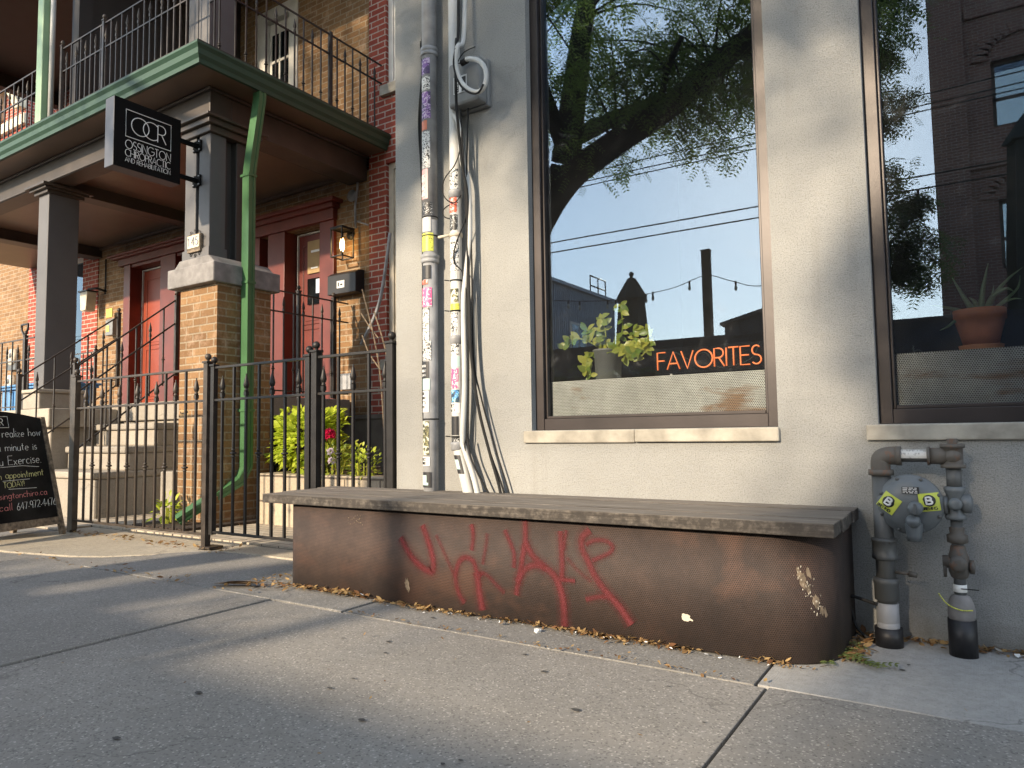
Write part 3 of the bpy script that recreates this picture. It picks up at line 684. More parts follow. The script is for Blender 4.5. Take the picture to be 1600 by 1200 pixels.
# upper balcony door, white
ud = MB(); ud.box(-8.30, -8.12, YF-.02, YF+.1, 4.48, 6.85); ud.box(-7.62, -7.45, YF-.02, YF+.1, 4.48, 6.85); ud.box(-8.12, -7.62, YF-.02, YF+.1, 6.68, 6.85)
ud.box(-8.12, -7.62, YF+.06, YF+.1, 4.48, 6.68)
for z in (5.7, 6.1): ud.box(-8.05, -7.7, YF+.04, YF+.06, z-.02, z+.02)
ud.box(-7.90, -7.87, YF+.04, YF+.06, 5.7, 6.5); ud.build('balcony_door', 'white_trim', hs, bevel=.005)
pp = MB(); pp.box(-8.05, -7.7, YF+.05, YF+.058, 5.72, 6.5); pp.build('balcony_door_pane', 'house_glass', hs)

# porch floor, stairs, cheek
mb = MB()
mb.box(-12.4, -6.4, 1.5, 2.9, 1.07, 1.29); mb.box(-12.4, -9.08, .70, 1.5, 1.0, 1.225)
mb.box(-12.4, -9.2, .78, 2.8, 0, .999); mb.box(-9.2, -6.64, 1.55, 1.75, 0, 1.069)
mb.build('porch_floor', 'step_concrete', hs, bevel=.015)
mb = MB(); x1 = -7.76
for k, (ya, zt) in enumerate(((.54, .505), (.88, .77), (1.2, 1.03))):
    z0 = 0 if k == 0 else (.505, .77)[k-1]
    yb = 1.55
    mb.box(-9.07, x1, ya+.035, yb, z0-(.003 if k else 0), zt-.075); mb.box(-9.07, x1+.012, ya, yb, zt-.075, zt)
mb.build('stairs', 'step_concrete', hs, bevel=.02)
mb = MB(); mb.box(-7.36, -7.12, 1.05, 1.3, .02, .5); mb.box(-7.2, -6.95, 1.2, 1.42, .02, .46, mat=Matrix.Rotation(R(0), 4, 'Z')); mb.build('stone_block', 'step_concrete', hs, bevel=.02)
# brick pillar
mb = MB(); mb.box(-6.63, -6.03, .80, 1.42, -.05, 2.34); pl = mb.build('brick_pillar', 'yellow_brick', hs)
cp = MB(); cp.box(-6.74, -5.98, .72, 1.50, 2.34, 2.535); cp.prism([(-6.70, 2.535), (-6.02, 2.535), (-6.12, 2.62), (-6.60, 2.62)], .76, 1.46, 'y')
cp.build('pillar_cap', 'concrete_cap', pl, bevel=.012)
ns = MB()
ns.box(-6.60, -6.46, .797, .7995, 1.06, 1.13); 
pk_ = ns.build('parking_sign', 'kraft_paper', pl)
ns = MB(); letters(ns, 'Parking', .028, (-6.595, .795, 1.085), (1, 0, 0), (0, 0, 1), .002, wd=.085); letters(ns, 'P', .045, (-6.495, .795, 1.075), (1, 0, 0), (0, 0, 1), .003); ns.build('sign_print', 'dark_ink', pk_)
mb = MB()
mb.box(-6.585, -6.405, .80, .98, 2.60, 3.86); mb.box(-6.355, -6.175, .80, .98, 2.60, 3.86)
mb.box(-6.60, -6.16, .785, .995, 2.60, 2.72)
mb.build('porch_post', 'grey_peeling_wood', hs, bevel=.008)
mb = MB(); mb.box(-6.355, -6.178, 1.10, 1.28, 2.60, 3.86); mb.box(-6.585, -6.405, 1.10, 1.28, 2.60, 3.86); mb.box(-6.402, -6.358, .90, 1.0, 2.6, 3.86); mb.box(-6.3, -6.25, .985, 1.09, 2.6, 3.86)
mb.build('porch_post', 'dark_peeling_wood', hs, bevel=.008)
mb = MB(); mb.box(-6.62, -6.14, .77, 1.32, 3.86, 3.93); mb.box(-6.66, -6.10, .73, 1.36, 3.93, 3.985); mb.box(-6.70, -6.06, .69, 1.40, 3.985, 4.015)
mb.build('post_capital', 'brown_trim', hs, bevel=.006)
# centre column
mb = MB(); mb.box(-9.72, -9.46, .80, 1.16, 1.46, 3.93); col = mb.build('porch_column', 'grey_peeling_wood', hs, bevel=.008)
mb = MB(); mb.box(-9.80, -9.38, .72, 1.24, 1.225, 1.42); mb.box(-9.83, -9.35, .69, 1.27, 1.42, 1.465); mb.build('column_base', 'step_concrete', col, bevel=.015)
mb = MB(); mb.box(-9.76, -9.42, .76, 1.20, 3.9, 3.94); mb.box(-9.80, -9.38, .72, 1.24, 3.94, 3.97); mb.box(-9.84, -9.34, .68, 1.28, 3.97, 4.005); mb.build('capital', 'brown_trim', col, bevel=.005)
# beams, ceiling, soffit, deck
mb = MB()
mb.box(-15, -6.16, .78, 1.02, 4.017, 4.30); mb.box(-6.45, -6.162, 1.02, YF, 4.0, 4.298); mb.box(-9.70, -9.46, 1.02, YF, 3.97, 4.298); mb.box(-12.68, -12.42, 1.02, YF, 3.95, 4.298)
mb.box(-15, -6.158, .765, .78, 4.022, 4.05); mb.box(-15, -6.12, .745, .78, 4.27, 4.299); mb.box(-6.16, -6.12, .78, YF, 4.27, 4.299)
mb.box(-6.47, -6.45, 1.02, YF, 4.0, 4.02); mb.box(-12.42, -12.40, 1.02, YF, 3.95, 3.975)
mb.build('porch_beam', 'brown_trim', hs, bevel=.006)
mb = MB(); mb.box(-12.42, -9.70, 1.02, YF-.001, 4.12, 4.14); mb.box(-9.46, -6.45, 1.02, YF-.001, 4.13, 4.15); mb.box(-15, -12.68, 1.02, YF-.001, 4.12, 4.14)
mb.box(-15, -5.84, .46, .745, 4.301, 4.32); mb.box(-6.12, -5.84, .745, YF-.02, 4.301, 4.32)
mb.box(-9.46, -6.45, YF-.05, YF-.002, 4.09, 4.128); mb.box(-12.42, -9.70, YF-.05, YF-.002, 4.08, 4.118)
mb.build('porch_ceiling', 'soffit_paint', hs)
mb = MB(); mb.box(-15, -5.84, .46, YF-.02, 4.321, 4.455); mb.build('balcony_deck', 'brown_trim', hs)
# green fascia/gutter, profiled
prof = [(.0, 4.30), (-.03, 4.30), (-.035, 4.34), (-.06, 4.37), (-.065, 4.42), (-.09, 4.45), (-.09, 4.47), (0, 4.475)]
mb = MB(); Y0 = .455; X0 = -5.835
n_ = len(prof)
vs = [(-15, Y0+p[0], p[1]) for p in prof] + [(X0-p[0], Y0+p[0], p[1]) for p in prof] + [(X0-p[0], YF-.02, p[1]) for p in prof]
fs = []
for seg in range(2):
    for i in range(n_):
        fs.append((seg*n_+i, seg*n_+(i+1) % n_, (seg+1)*n_+(i+1) % n_, (seg+1)*n_+i))
fs += [tuple(range(n_)), tuple(range(3*n_-1, 2*n_-1, -1))]
mb.add(vs, fs); mb.build('green_gutter', 'green_paint', hs)
mb = MB(); mb.box(-15, -5.76, .38, YF-.02, 4.478, 4.49); mb.build('deck_edge', 'dark_siding', hs)
# balcony columns and roof
mb = MB(); mb.box(-6.49, -6.335, .75, 1.05, 4.49, 7.2); mb.box(-6.32, -6.145, .75, 1.05, 4.49, 7.2); mb.build('balcony_column', 'grey_peeling_wood', hs, bevel=.006)
mb = MB(); mb.box(-14, -8.62, .5, YF, 7.3, 7.4); mb.box(-14.2, -14.0, .5, YF, 7.05, 7.4); mb.box(-8.62, -5.8, .5, YF, 7.3, 7.4); mb.box(-14, -5.8, .6, .85, 7.1, 7.3)
mb.build('balcony_roof', 'dark_siding', hs)
mb = MB(); mb.box(-8.78, -8.70, .72, YF, 4.49, 7.3); mb.box(-8.78, -8.62, .70, .86, 4.49, 7.3); mb.build('balcony_partition', 'dark_siding', hs)
# tall pale green downspout
mb = MB(); mb.box(-9.0, -8.86, .42, .52, 4.5, 7.3); mb.build('upper_downspout', 'pale_green_downspout', hs, bevel=.01)
mb = MB(); mb.tube([(-8.80, .50, 4.5), (-8.80, .50, 7.3)], .028, 10); mb.build('white_riser_pipe', 'conduit_white', hs)
# green downspout of the pillar
def rect_path(mb, pts, a, b, mi=0):
    pts = [Vector(p) for p in pts]; rings = []
    for i, p in enumerate(pts):
        t = (pts[min(i+1, len(pts)-1)]-pts[max(i-1, 0)]).normalized()
        x = Vector((1, 0, 0)); x = (x - t*x.dot(t)).normalized(); y = t.cross(x)
        ring = []
        for cxx, cyy in ((-1, -1), (-.33, -1), (-.3, -.86), (.3, -.86), (.33, -1), (1, -1), (1, -.35), (.88, -.3), (.88, .3), (1, .35), (1, 1), (-1, 1)):
            ring.append(p+x*a*cxx+y*b*cyy)
        rings.append(ring)
    k = len(rings[0]); vs = [q for r_ in rings for q in r_]; fs = []
    for i in range(len(pts)-1):
        for j in range(k): fs.append((i*k+j, i*k+(j+1) % k, (i+1)*k+(j+1) % k, (i+1)*k+j))
    fs += [tuple(range(k))[::-1], tuple((len(pts)-1)*k+j for j in range(k))]
    mb.add(vs, fs, None, mi)
mb = MB(); rect_path(mb, [(-5.86, 1.13, 4.31), (-5.862, 1.13, 4.22), (-5.93, 1.09, 3.62), (-5.945, 1.08, 3.45), (-5.945, 1.08, .56), (-5.965, 1.03, .44), (-6.22, .60, .12), (-6.24, .56, .09)], .052, .04)
ds = mb.build('downspout', 'downspout_green', hs)
for z in (2.36, 3.44, 1.1):
    mb = MB(); mb.box(-6.02, -5.885, 1.03, 1.128, z, z+.024); mb.build('strap', 'downspout_green', ds)
# 145 house number plaque
hn = MB(); hn.box(-6.475, -6.265, .762, .798, 2.68, 2.86)
plq = hn.build('house_number', 'worn_brown_wood', hs, bevel=.004)
t_ = MB()
for k in range(3): t_.box(-6.462+k*.064, -6.403+k*.064, .756, .762, 2.722, 2.845)
t_.build('tile', 'ivory_tile', plq)
t_ = MB()
for k, c in enumerate('145'): letters(t_, c, .085, (-6.453+k*.064, .754, 2.742), (.9, 0, 0), (0, 0, 1), .0042)
t_.build('numeral', 'blue_ink', plq)
t_ = MB()
for sx, sz, a0 in ((-6.44, 2.88, 0), (-6.37, 2.90, 40), (-6.30, 2.88, 90), (-6.49, 2.82, 0), (-6.25, 2.82, 0), (-6.49, 2.72, 0), (-6.25, 2.72, 0), (-6.44, 2.66, 0), (-6.37, 2.645, 0), (-6.30, 2.66, 0)):
    t_.tube([(sx+.022*(1-k/16)*math.cos(a0+k*.6), .78, sz+.022*(1-k/16)*math.sin(a0+k*.6)) for k in range(14)], .003, 5)
t_.build('scrollwork', 'black_iron', plq)

# railings of the house: posts, rails, balusters
def spear_mesh(h, tip=True, knob=None, r=.0075, zoff=0):
    m = MB(); 
    if tip:
        m.box(-r, r, -r, r, 0, h-.13)
        m.lathe([(r*1.8, h-.135), (r*1.8, h-.12), (r*1.1, h-.115), (r*2.0, h-.105), (r*2.6, h-.085), (r*1.5, h-.04), (r*.55, h-.012), (r*.8, h-.006), (.001, h)], (0, 0, 0), 'z', 8)
        m.box(-r*1.6, r*1.6, -r*1.6, r*1.6, h-.165, h-.135)
    else: m.box(-r, r, -r, r, 0, h)
    if knob is not None:
        for dz, q in ((-.024, 1.8), (0, 2.9), (.024, 1.8)):
            m.lathe([(r, knob+dz-.012), (r*q, knob+dz-.004), (r*q, knob+dz+.004), (r, knob+dz+.012)], (0, 0, 0), 'z', 8)
    return m
def railing(p0, p1, height, midoff, n, first_spear=True, parent=hs, mat='rail_brown', knob=.25, r=.007, post_at=(), ball=True, low=.06, step=0.0):
    """railing between two base points (z of base may differ = stair rail)"""
    p0, p1 = Vector(p0), Vector(p1); d = p1-p0
    m = MB(); rr = .011
    for h in (height, height-midoff, low):
        m.tube([p0+Vector((0, 0, h)), p1+Vector((0, 0, h))], rr, 4)
    o = m.build('railing', mat, parent)
    for t in post_at:
        q = p0+d*t; m = MB(); a = .019
        m.box(q.x-a, q.x+a, q.y-a, q.y+a, q.z, q.z+height+.03)
        if ball:
            m.box(q.x-a*1.25, q.x+a*1.25, q.y-a*1.25, q.y+a*1.25, q.z+height+.03, q.z+height+.045)
            m.lathe([(.008, height+.045), (.009, height+.055), (.02, height+.065), (.024, height+.08), (.018, height+.098), (.004, height+.106)], (q.x, q.y, q.z), 'z', 12)
        m.build('post', mat, o)
    meshes = {}
    for k in range(n):
        t = (k+1)/(n+1); q = p0+d*t; sp_ = (k % 2 == 0) == first_spear
        if sp_ not in meshes:
            mm = spear_mesh((height-.06) if sp_ else height-.004, sp_, None if sp_ else knob, r)
            ob = mm.build('baluster', mat, o); meshes[sp_] = ob.data
            ob.location = q+Vector((0, 0, low if False else 0)); base = ob
            ob.matrix_parent_inverse = pinv(o)
        else:
            ob = bpy.data.objects.new('baluster', meshes[sp_]); sc.collection.objects.link(ob); ob.parent = o; ob.matrix_parent_inverse = pinv(o); ob.location = q
    return o
railing((-8.66, .55, 4.49), (-6.10, .55, 4.49), .885, .275, 23, knob=.14, post_at=(0.0, .36))
railing((-14, .55, 4.44), (-9.03, .55, 4.44), .87, .275, 40, knob=.14)
railing((-5.9, .75, 4.49), (-5.9, 2.93, 4.49), .90, .23, 17, knob=.17, mat='black_iron', post_at=(.62,), ball=False)
railing((-6.14, .75, 4.49), (-5.9, .75, 4.49), .90, .23, 2, knob=.17, mat='black_iron', ball=False)
railing((-6.44, 1.5, 1.30), (-6.44, 2.9, 1.30), 1.18, .235, 9, post_at=(.45, .83), knob=.3)
railing((-7.2, 1.56, 1.30), (-6.62, 1.56, 1.30), 1.1, .235, 5, post_at=(), knob=.3)
railing((-7.70, .33, .70), (-7.70, 1.42, 1.57), .89, .27, 6, knob=.3, post_at=(0, 1.0), low=.03)
railing((-8.95, .33, .66), (-8.95, 1.42, 1.50), .89, .27, 5, knob=.3, post_at=(0, 1.0), low=.03)
railing((-12.4, .9, 1.225), (-9.95, .9, 1.225), .93, .27, 15, post_at=(.35, .9), knob=.25)
railing((-12.4, 2.55, 1.3), (-11.75, 2.55, 1.3), .95, .27, 4, post_at=(1.0,), knob=.25)
# newels reaching the ground
mb = MB()
for x in (-7.70, -8.95): mb.box(x-.02, x+.02, .31, .35, .0, .72)
mb.build('newel_foot', 'rail_brown', hs)
# letter boxes and lanterns
def lantern(x, y, z, mat, lit, glassm='clear_bulb'):
    l = MB(); s = .095; h = .36
    for sx in (-1, 1):
        for sy_ in (-1, 1): l.box(x+sx*s-.007, x+sx*s+.007, y+sy_*s-.007, y+sy_*s+.007, z, z+h)
    for zz in (z, z+h-.014):
        for sx in (-1, 1): l.box(x+sx*s-.006, x+sx*s+.006, y-s, y+s, zz, zz+.014); l.box(x-s, x+s, y+sx*s-.006, y+sx*s+.006, zz, zz+.014)
    l.box(x-s-.012, x+s+.012, y-s-.012, y+s+.012, z+h, z+h+.014); l.box(x-.02, x+.02, y, YF, z+h+.014, z+h+.04); l.lathe([(.06, 0), (.06, -.02)], (x, YF, z+h-.04), 'y', 14)
    o = l.build('wall_lantern', mat, hs)
    b = MB(); b.lathe([(.012, z+.08), (.026, z+.12), (.030, z+.17), (.02, z+.23), (.010, z+.25)], (x, y, 0), 'z', 12)
    b.build('bulb', 'warm_filament' if lit else 'cream_trim', o)
    return o
lantern(-6.44, 2.80, 3.04, 'black_iron', True)
l2 = MB(); l2.prism([(-12.50, 3.0), (-12.34, 3.0), (-12.30, 3.32), (-12.54, 3.32)], 2.66, 2.82, 'y'); l2.build('frosted_lantern', 'cream_trim', hs, bevel=.01)
l2 = MB(); l2.tube([(-12.25, 2.95, 3.35), (-12.25, 2.8, 3.38), (-12.42, 2.74, 3.38)], .02, 8); l2.lathe([(.012, 0), (.012, .6)], (-12.25, 2.93, 3.3), 'z', 8); l2.box(-12.56, -12.28, 2.64, 2.84, 3.32, 3.34); l2.build('lantern_arm', 'black_plastic', hs)
for (x0, x1, z0, z1, yy) in ((-6.70, -6.21, 2.60, 2.86, 2.80),):
    m = MB(); m.prism([(yy, z0), (YF, z0), (YF, z1+.03), (yy+.06, z1+.02), (yy, z1-.02)], x0, x1, 'x'); mbx = m.build('mailbox', 'black_plastic', hs, bevel=.006)
    m = MB(); m.box(x0+.17, x0+.30, yy-.004, yy-.001, z0+.07, z0+.16); m.build('number_plate', 'sticker_white', mbx)
    m = MB(); m.box(x0+.19, x0+.21, yy-.006, yy-.0045, z0+.09, z0+.14); m.box(x0+.23, x0+.27, yy-.006, yy-.0045, z0+.10, z0+.12); m.build('plate_digits', 'dark_ink', mbx)
m = MB(); m.prism([(2.83, 2.56), (YF, 2.56), (YF, 2.86), (2.86, 2.84), (2.83, 2.80)], -12.02, -11.80, 'x'); mb2 = m.build('mailbox', 'box_grey', hs, bevel=.006)
m = MB(); m.box(-11.99, -11.90, 2.825, 2.829, 2.62, 2.72); m.box(-12.0, -11.82, 2.828, 2.84, 2.86, 3.0); m.build('paper_in_mailbox', 'doodle_yellow', mb2)
m = MB(); m.box(-6.60, -6.38, YF-.03, YF-.001, 1.42, 1.62); m.build('vent_cover', 'pipe_grey', hs, bevel=.004)
m = MB(); m.lathe([(.075, 0), (.075, -.015)], (-6.42, YF, 3.86), 'y', 16); m.tube([(-6.30, YF-.03, 4.12), (-6.29, YF-.04, 3.9), (-6.33, YF-.04, 3.7), (-6.32, YF-.04, 3.42)], .014, 6); m.tube([(-6.29, YF-.03, 3.5), (-6.1, YF-.05, 3.42)], .012, 6); m.build('junction_box_and_cable', 'pipe_grey', hs)
m = MB(); m.tube(smooth_path([(-5.92, 2.6, 1.9), (-5.72, 2.7, 2.4), (-5.60, 2.75, 3.2)]), .02, 6); m.build('wall_cable', 'pipe_grey', hs)

# third house far left
th = thing('neighbouring_house', 'red brick house with cream bracketed cornice behind the balcony railing', 'house', (-20, 4, 0))
mb = MB(); mb.box(-30, -18.0, 4.0, 12, 0, 10.3); mb.build('wall', 'red_brick', th)
mb = MB(); mb.box(-30.2, -17.8, 3.7, 4.0, 9.15, 9.4); mb.box(-30.3, -17.65, 3.4, 4.0, 9.4, 9.75); mb.box(-30.4, -17.5, 3.15, 4.0, 9.75, 10.1); mb.box(-30.5, -17.35, 2.9, 4.0, 10.1, 10.4); mb.box(-18.0, -17.35, 4.0, 12, 10.1, 10.4)
for k in range(5):
    x = -18.0-k*1.1; mb.prism([(4.0, 8.5), (3.85, 8.5), (3.7, 8.8), (3.4, 9.1), (3.35, 9.39), (4.0, 9.39)], x-.28, x, 'x')
mb.box(-30, -17.9, 3.9, 4.0, 8.1, 8.35)
mb.build('cornice', 'cornice_cream', th, bevel=.02)
m = MB(); m.box(-18.0, -17.9, 4.0, 6, 7.0, 7.3); m.build('stone_sill', 'cornice_cream', th)

# ================================================================== FENCE AND GATE
def fence(name, label, cat, x0, x1, xs, posts, zb, ext=0.0, coll_z=.736, group=None, mat='black_iron', ball=True):
    t = thing(name, label, cat, ((x0+x1)/2, 0, 0), group)
    for z in (1.39, 1.14, zb):
        m = MB(); m.box(x0, x1, -.012, .012, z-.009, z+.009); m.build('rail', mat, t, bevel=.002)
    for (px, zz0, hb, wd) in posts:
        m = MB(); a = wd/2
        m.box(px-a, px+a, -a, a, zz0, hb)
        if ball:
            m.box(px-a*1.35, px+a*1.35, -a*1.35, a*1.35, hb, hb+.016)
            m.lathe([(.012, hb+.016), (.011, hb+.026), (.020, hb+.034), (.025, hb+.048), (.022, hb+.064), (.012, hb+.074), (.003, hb+.077)], (px, 0, 0), 'z', 14)
        if zz0 <= 0.001 and name == 'iron_gate': m.box(px-a*1.6, px+a*1.6, -a*1.6, a*1.6, 0, .008)
        m.build('post', mat, t, bevel=.002)
    ms = {}
    for k, x in enumerate(xs):
        sp_ = k % 2 == 0
        if sp_ not in ms:
            mm = spear_mesh(1.325-zb if sp_ else 1.385-zb, sp_, None if sp_ else coll_z-zb, .0085)
            o = mm.build('picket', mat, t); ms[sp_] = o.data
        else:
            o = bpy.data.objects.new('picket', ms[sp_]); sc.collection.objects.link(o); o.parent = t; o.matrix_parent_inverse = pinv(t)
        o.location = (x, 0, zb)
    return t
fence('iron_fence', 'black iron fence panel behind the bench, nearest the stucco wall', 'fence', -3.74, -3.06, [-3.674, -3.53, -3.394, -3.252, -3.112], [(-3.055, 0, 1.43, .052), (-3.745, 0, 1.425, .05)], .15, group='black iron fence panels')
fence('iron_fence', 'black iron fence panel in front of the green downspout, left of the bench', 'fence', -4.90, -3.80, [-4.779, -4.64, -4.495, -4.349, -4.203, -4.063, -3.92], [(-4.885, .12, 1.40, .04), (-3.815, .12, 1.40, .045)], .14, group='black iron fence panels')
gt = fence('iron_gate', 'brown black iron gate with spear pickets in front of the concrete stairs', 'gate', -6.97, -5.0, [-6.802, -6.665, -6.522, -6.379, -6.232, -6.094, -5.949, -5.813, -5.665, -5.531, -5.392, -5.252, -5.113], [(-6.975, .03, 1.43, .05), (-4.965, 0, 1.43, .05)], .115, coll_z=.62, mat='rail_brown')
m = MB(); m.box(-7.05, -6.99, -.02, .04, 0, 1.46); m.build('hinge_post', 'rail_brown', gt, bevel=.003)
m = MB(); m.box(-4.99, -4.86, -.04, .08, .012, .03); m.build('foot_plate', 'rail_brown', gt, bevel=.002)

# ================================================================== BENCH
bn = thing('bench', 'low bench of rusty perforated steel with a weathered grey plank top and red spray tag', 'bench', (-2, -.3, 0))
ys = [-.625, -.47, -.315, -.16, -.012]
tp = MB()
for i in range(4):
    dz = (0, .0015, -.001, .001)[i]
    xl = -3.50-(.02*i); xr = -.425+(.0, .006, -.004, .003)[i]
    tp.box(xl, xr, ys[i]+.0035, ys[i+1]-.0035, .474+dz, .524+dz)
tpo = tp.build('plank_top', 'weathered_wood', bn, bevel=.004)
bm = MB(); path = []
r1, r2 = .13, .22
y0 = -.575; xl, xr = -3.37, -.452
for k in range(7): a = R(180+90*k/6); path.append((xl+r1+r1*math.cos(a), y0+r1+r1*math.sin(a)))
for k in range(11): a = R(270+90*k/10); path.append((xr-r2+r2*math.cos(a), y0+r2+r2*math.sin(a)))
path = [(xl, -.012)] + path + [(xr, -.012)]
s = 0; us = [0]
for i in range(1, len(path)): s += math.dist(path[i], path[i-1]); us.append(s)
zs = [.005, .474]
vs = [(p[0], p[1], z) for z in zs for p in path]; n_ = len(path)
fs = [(i, i+1, n_+i+1, n_+i) for i in range(n_-1)]
bm.add(vs, fs, [[(us[i], zs[0]), (us[i+1], zs[0]), (us[i+1], zs[1]), (us[i], zs[1])] for i in range(n_-1)], 0, True)
bo = bm.build('perforated_body', 'rusty_perforated_steel', bn)
sm_ = bo.modifiers.new('thickness', 'SOLIDIFY'); sm_.thickness = .003; sm_.offset = -1
GS = [
([(-2.465, 0.327), (-2.412, 0.259), (-2.36, 0.216), (-2.298, 0.186), (-2.263, 0.185), (-2.257, 0.225), (-2.272, 0.286), (-2.297, 0.346), (-2.322, 0.396)], .036, 1),
([(-2.236, 0.358), (-2.187, 0.277), (-2.148, 0.211), (-2.125, 0.176)], .022, .4),
([(-2.021, 0.421), (-2.013, 0.373), (-2.023, 0.312)], .024, 1),
([(-1.978, 0.19), (-1.996, 0.21), (-2.014, 0.253), (-2.052, 0.269), (-2.09, 0.254), (-2.115, 0.207), (-2.12, 0.153), (-2.101, 0.095), (-2.073, 0.061)], .028, .8),
([(-1.996, 0.195), (-1.988, 0.159), (-1.979, 0.101), (-1.966, 0.044)], .036, .9),
([(-1.987, 0.203), (-1.941, 0.2), (-1.888, 0.162), (-1.844, 0.13)], .022, .6),
([(-1.934, 0.385), (-1.939, 0.341), (-1.959, 0.25)], .02, .5),
([(-1.83, 0.407), (-1.805, 0.358), (-1.784, 0.309), (-1.785, 0.251)], .024, .7),
([(-1.721, 0.456), (-1.723, 0.371), (-1.736, 0.312), (-1.751, 0.233), (-1.764, 0.181), (-1.774, 0.131)], .028, 1),
([(-1.719, 0.357), (-1.686, 0.309), (-1.636, 0.271), (-1.588, 0.241), (-1.557, 0.202), (-1.534, 0.129), (-1.529, 0.028)], .034, 1),
([(-1.764, 0.189), (-1.729, 0.242), (-1.67, 0.268), (-1.628, 0.261)], .03, 1),
([(-1.54, 0.418), (-1.537, 0.356), (-1.535, 0.28), (-1.54, 0.218)], .028, .85), ([(-1.54, .218), (-1.477, 0.217)], .018, .9),
([(-1.512, 0.427), (-1.526, 0.35)], .018, .7), ([(-1.507, 0.31), (-1.461, 0.266), (-1.4, 0.225)], .02, .3),
([(-1.403, 0.433), (-1.434, 0.404), (-1.435, 0.357), (-1.406, 0.305), (-1.384, 0.26), (-1.348, 0.21), (-1.305, 0.168), (-1.263, 0.128), (-1.221, 0.074)], .032, 1),
([(-1.412, 0.379), (-1.373, 0.398), (-1.321, 0.398), (-1.292, 0.377), (-1.304, 0.353), (-1.338, 0.334), (-1.383, 0.314)], .02, .8),
([(-1.417, 0.146), (-1.364, 0.162), (-1.32, 0.167)], .022, .9)]
gm = MB()
for gi, (pts, wd, al) in enumerate(GS):
    pp = smooth_path([(p[0], 0, p[1]) for p in pts], 5); vs = []; yy = -.5775-.00012*gi
    for i, p in enumerate(pp):
        t = (pp[min(i+1, len(pp)-1)]-pp[max(i-1, 0)]).normalized(); nn = Vector((-t.z, 0, t.x))*wd*.62
        if i == 0: p = p - t*wd*.3
        if i == len(pp)-1: p = p+t*wd*.3
        vs += [(p.x+nn.x, yy, max(.008, p.z+nn.z)), (p.x-nn.x, yy, max(.008, p.z-nn.z))]
    k = len(pp)
    gm.add(vs, [(2*i, 2*i+1, 2*i+3, 2*i+2) for i in range(k-1)], [[(0, al), (1, al), (1, al), (0, al)]]*(k-1))
    v2 = []                                                   # soft overspray halo, wider and thinner
    for i in range(k):
        a_, b_ = Vector(vs[2*i]), Vector(vs[2*i+1]); c_ = (a_+b_)/2; o1, o2 = c_+(a_-c_)*2.1, c_+(b_-c_)*2.1
        v2 += [(o1.x, yy+.0006, max(.006, o1.z)), (o2.x, yy+.0006, max(.006, o2.z))]
    gm.add(v2, [(2*i, 2*i+1, 2*i+3, 2*i+2) for i in range(k-1)], [[(0, al*.28), (1, al*.28), (1, al*.28), (0, al*.28)]]*(k-1))
gm.build('spray_graffiti', 'red_spray_paint', bn)
def blob(mb, x, z, rx, rz, y, seed, ang=0, n=22):
    rnd = random.Random(seed); pts = []
    for k in range(n):
        a = 2*PI*k/n; q = 1+rnd.uniform(-.28, .28); px_, pz_ = rx*q*math.cos(a), rz*q*math.sin(a)
        pts.append((x+px_*math.cos(ang)-pz_*math.sin(ang), y, z+px_*math.sin(ang)+pz_*math.cos(ang)))
    mb.add(pts, [tuple(range(n))])
bl = MB(); blob(bl, -.982, .124, .022, .013, -.5775, 2, -.4); bl.build('cream_splat', 'cream_trim', bn)
bl = MB(); blob(bl, -2.426, .105, .014, .034, -.5775, 3, .2); bl.build('scrape', 'worn_brown_wood', bn); bl = MB()
for k in range(26): blob(bl, -2.79+random.uniform(-.055, .055), .405+random.uniform(-.028, .028), .0028, .0022, -.5775-k*1e-5, k, 0, 7)
bl.build('scuff', 'worn_brown_wood', bn)
bl = MB()
for k in range(13):
    q_ = random.uniform(-.08, .08); a = R(270+random.gauss(41, 3.5)-q_*150); zz = .26+q_; rr_ = r2+.0012
    vs = []
    for j in range(12):
        t_ = 2*PI*j/12; s1 = random.uniform(.005, .012)*math.cos(t_); s2 = random.uniform(.012, .026)*math.sin(t_); a2 = a+s1/rr_-s2*.9; vs.append((xr-r2+rr_*math.cos(a2), y0+r2+rr_*math.sin(a2), zz+s2))
    bl.add(vs, [tuple(range(12))])
bl.build('corner_rust', 'worn_brown_wood', bn)
bl = MB()
for k in range(50):
    q_ = random.uniform(-.09, .09); a = R(270+random.gauss(40, 4)-q_*130); zz = .26+q_+random.gauss(0, .012); rr_ = r2+.0015
    c_ = Vector((xr-r2+rr_*math.cos(a), y0+r2+rr_*math.sin(a), zz)); tg = Vector((-math.sin(a), math.cos(a), 0)); s1, s2 = random.uniform(.0006, .003), random.uniform(.001, .006)
    bl.add([c_-tg*s1, c_+Vector((0, 0, -s2)), c_+tg*s1, c_+Vector((0, 0, s2))], [(0, 1, 2, 3)])
bl.build('corner_scuffs', 'cream_trim', bn)

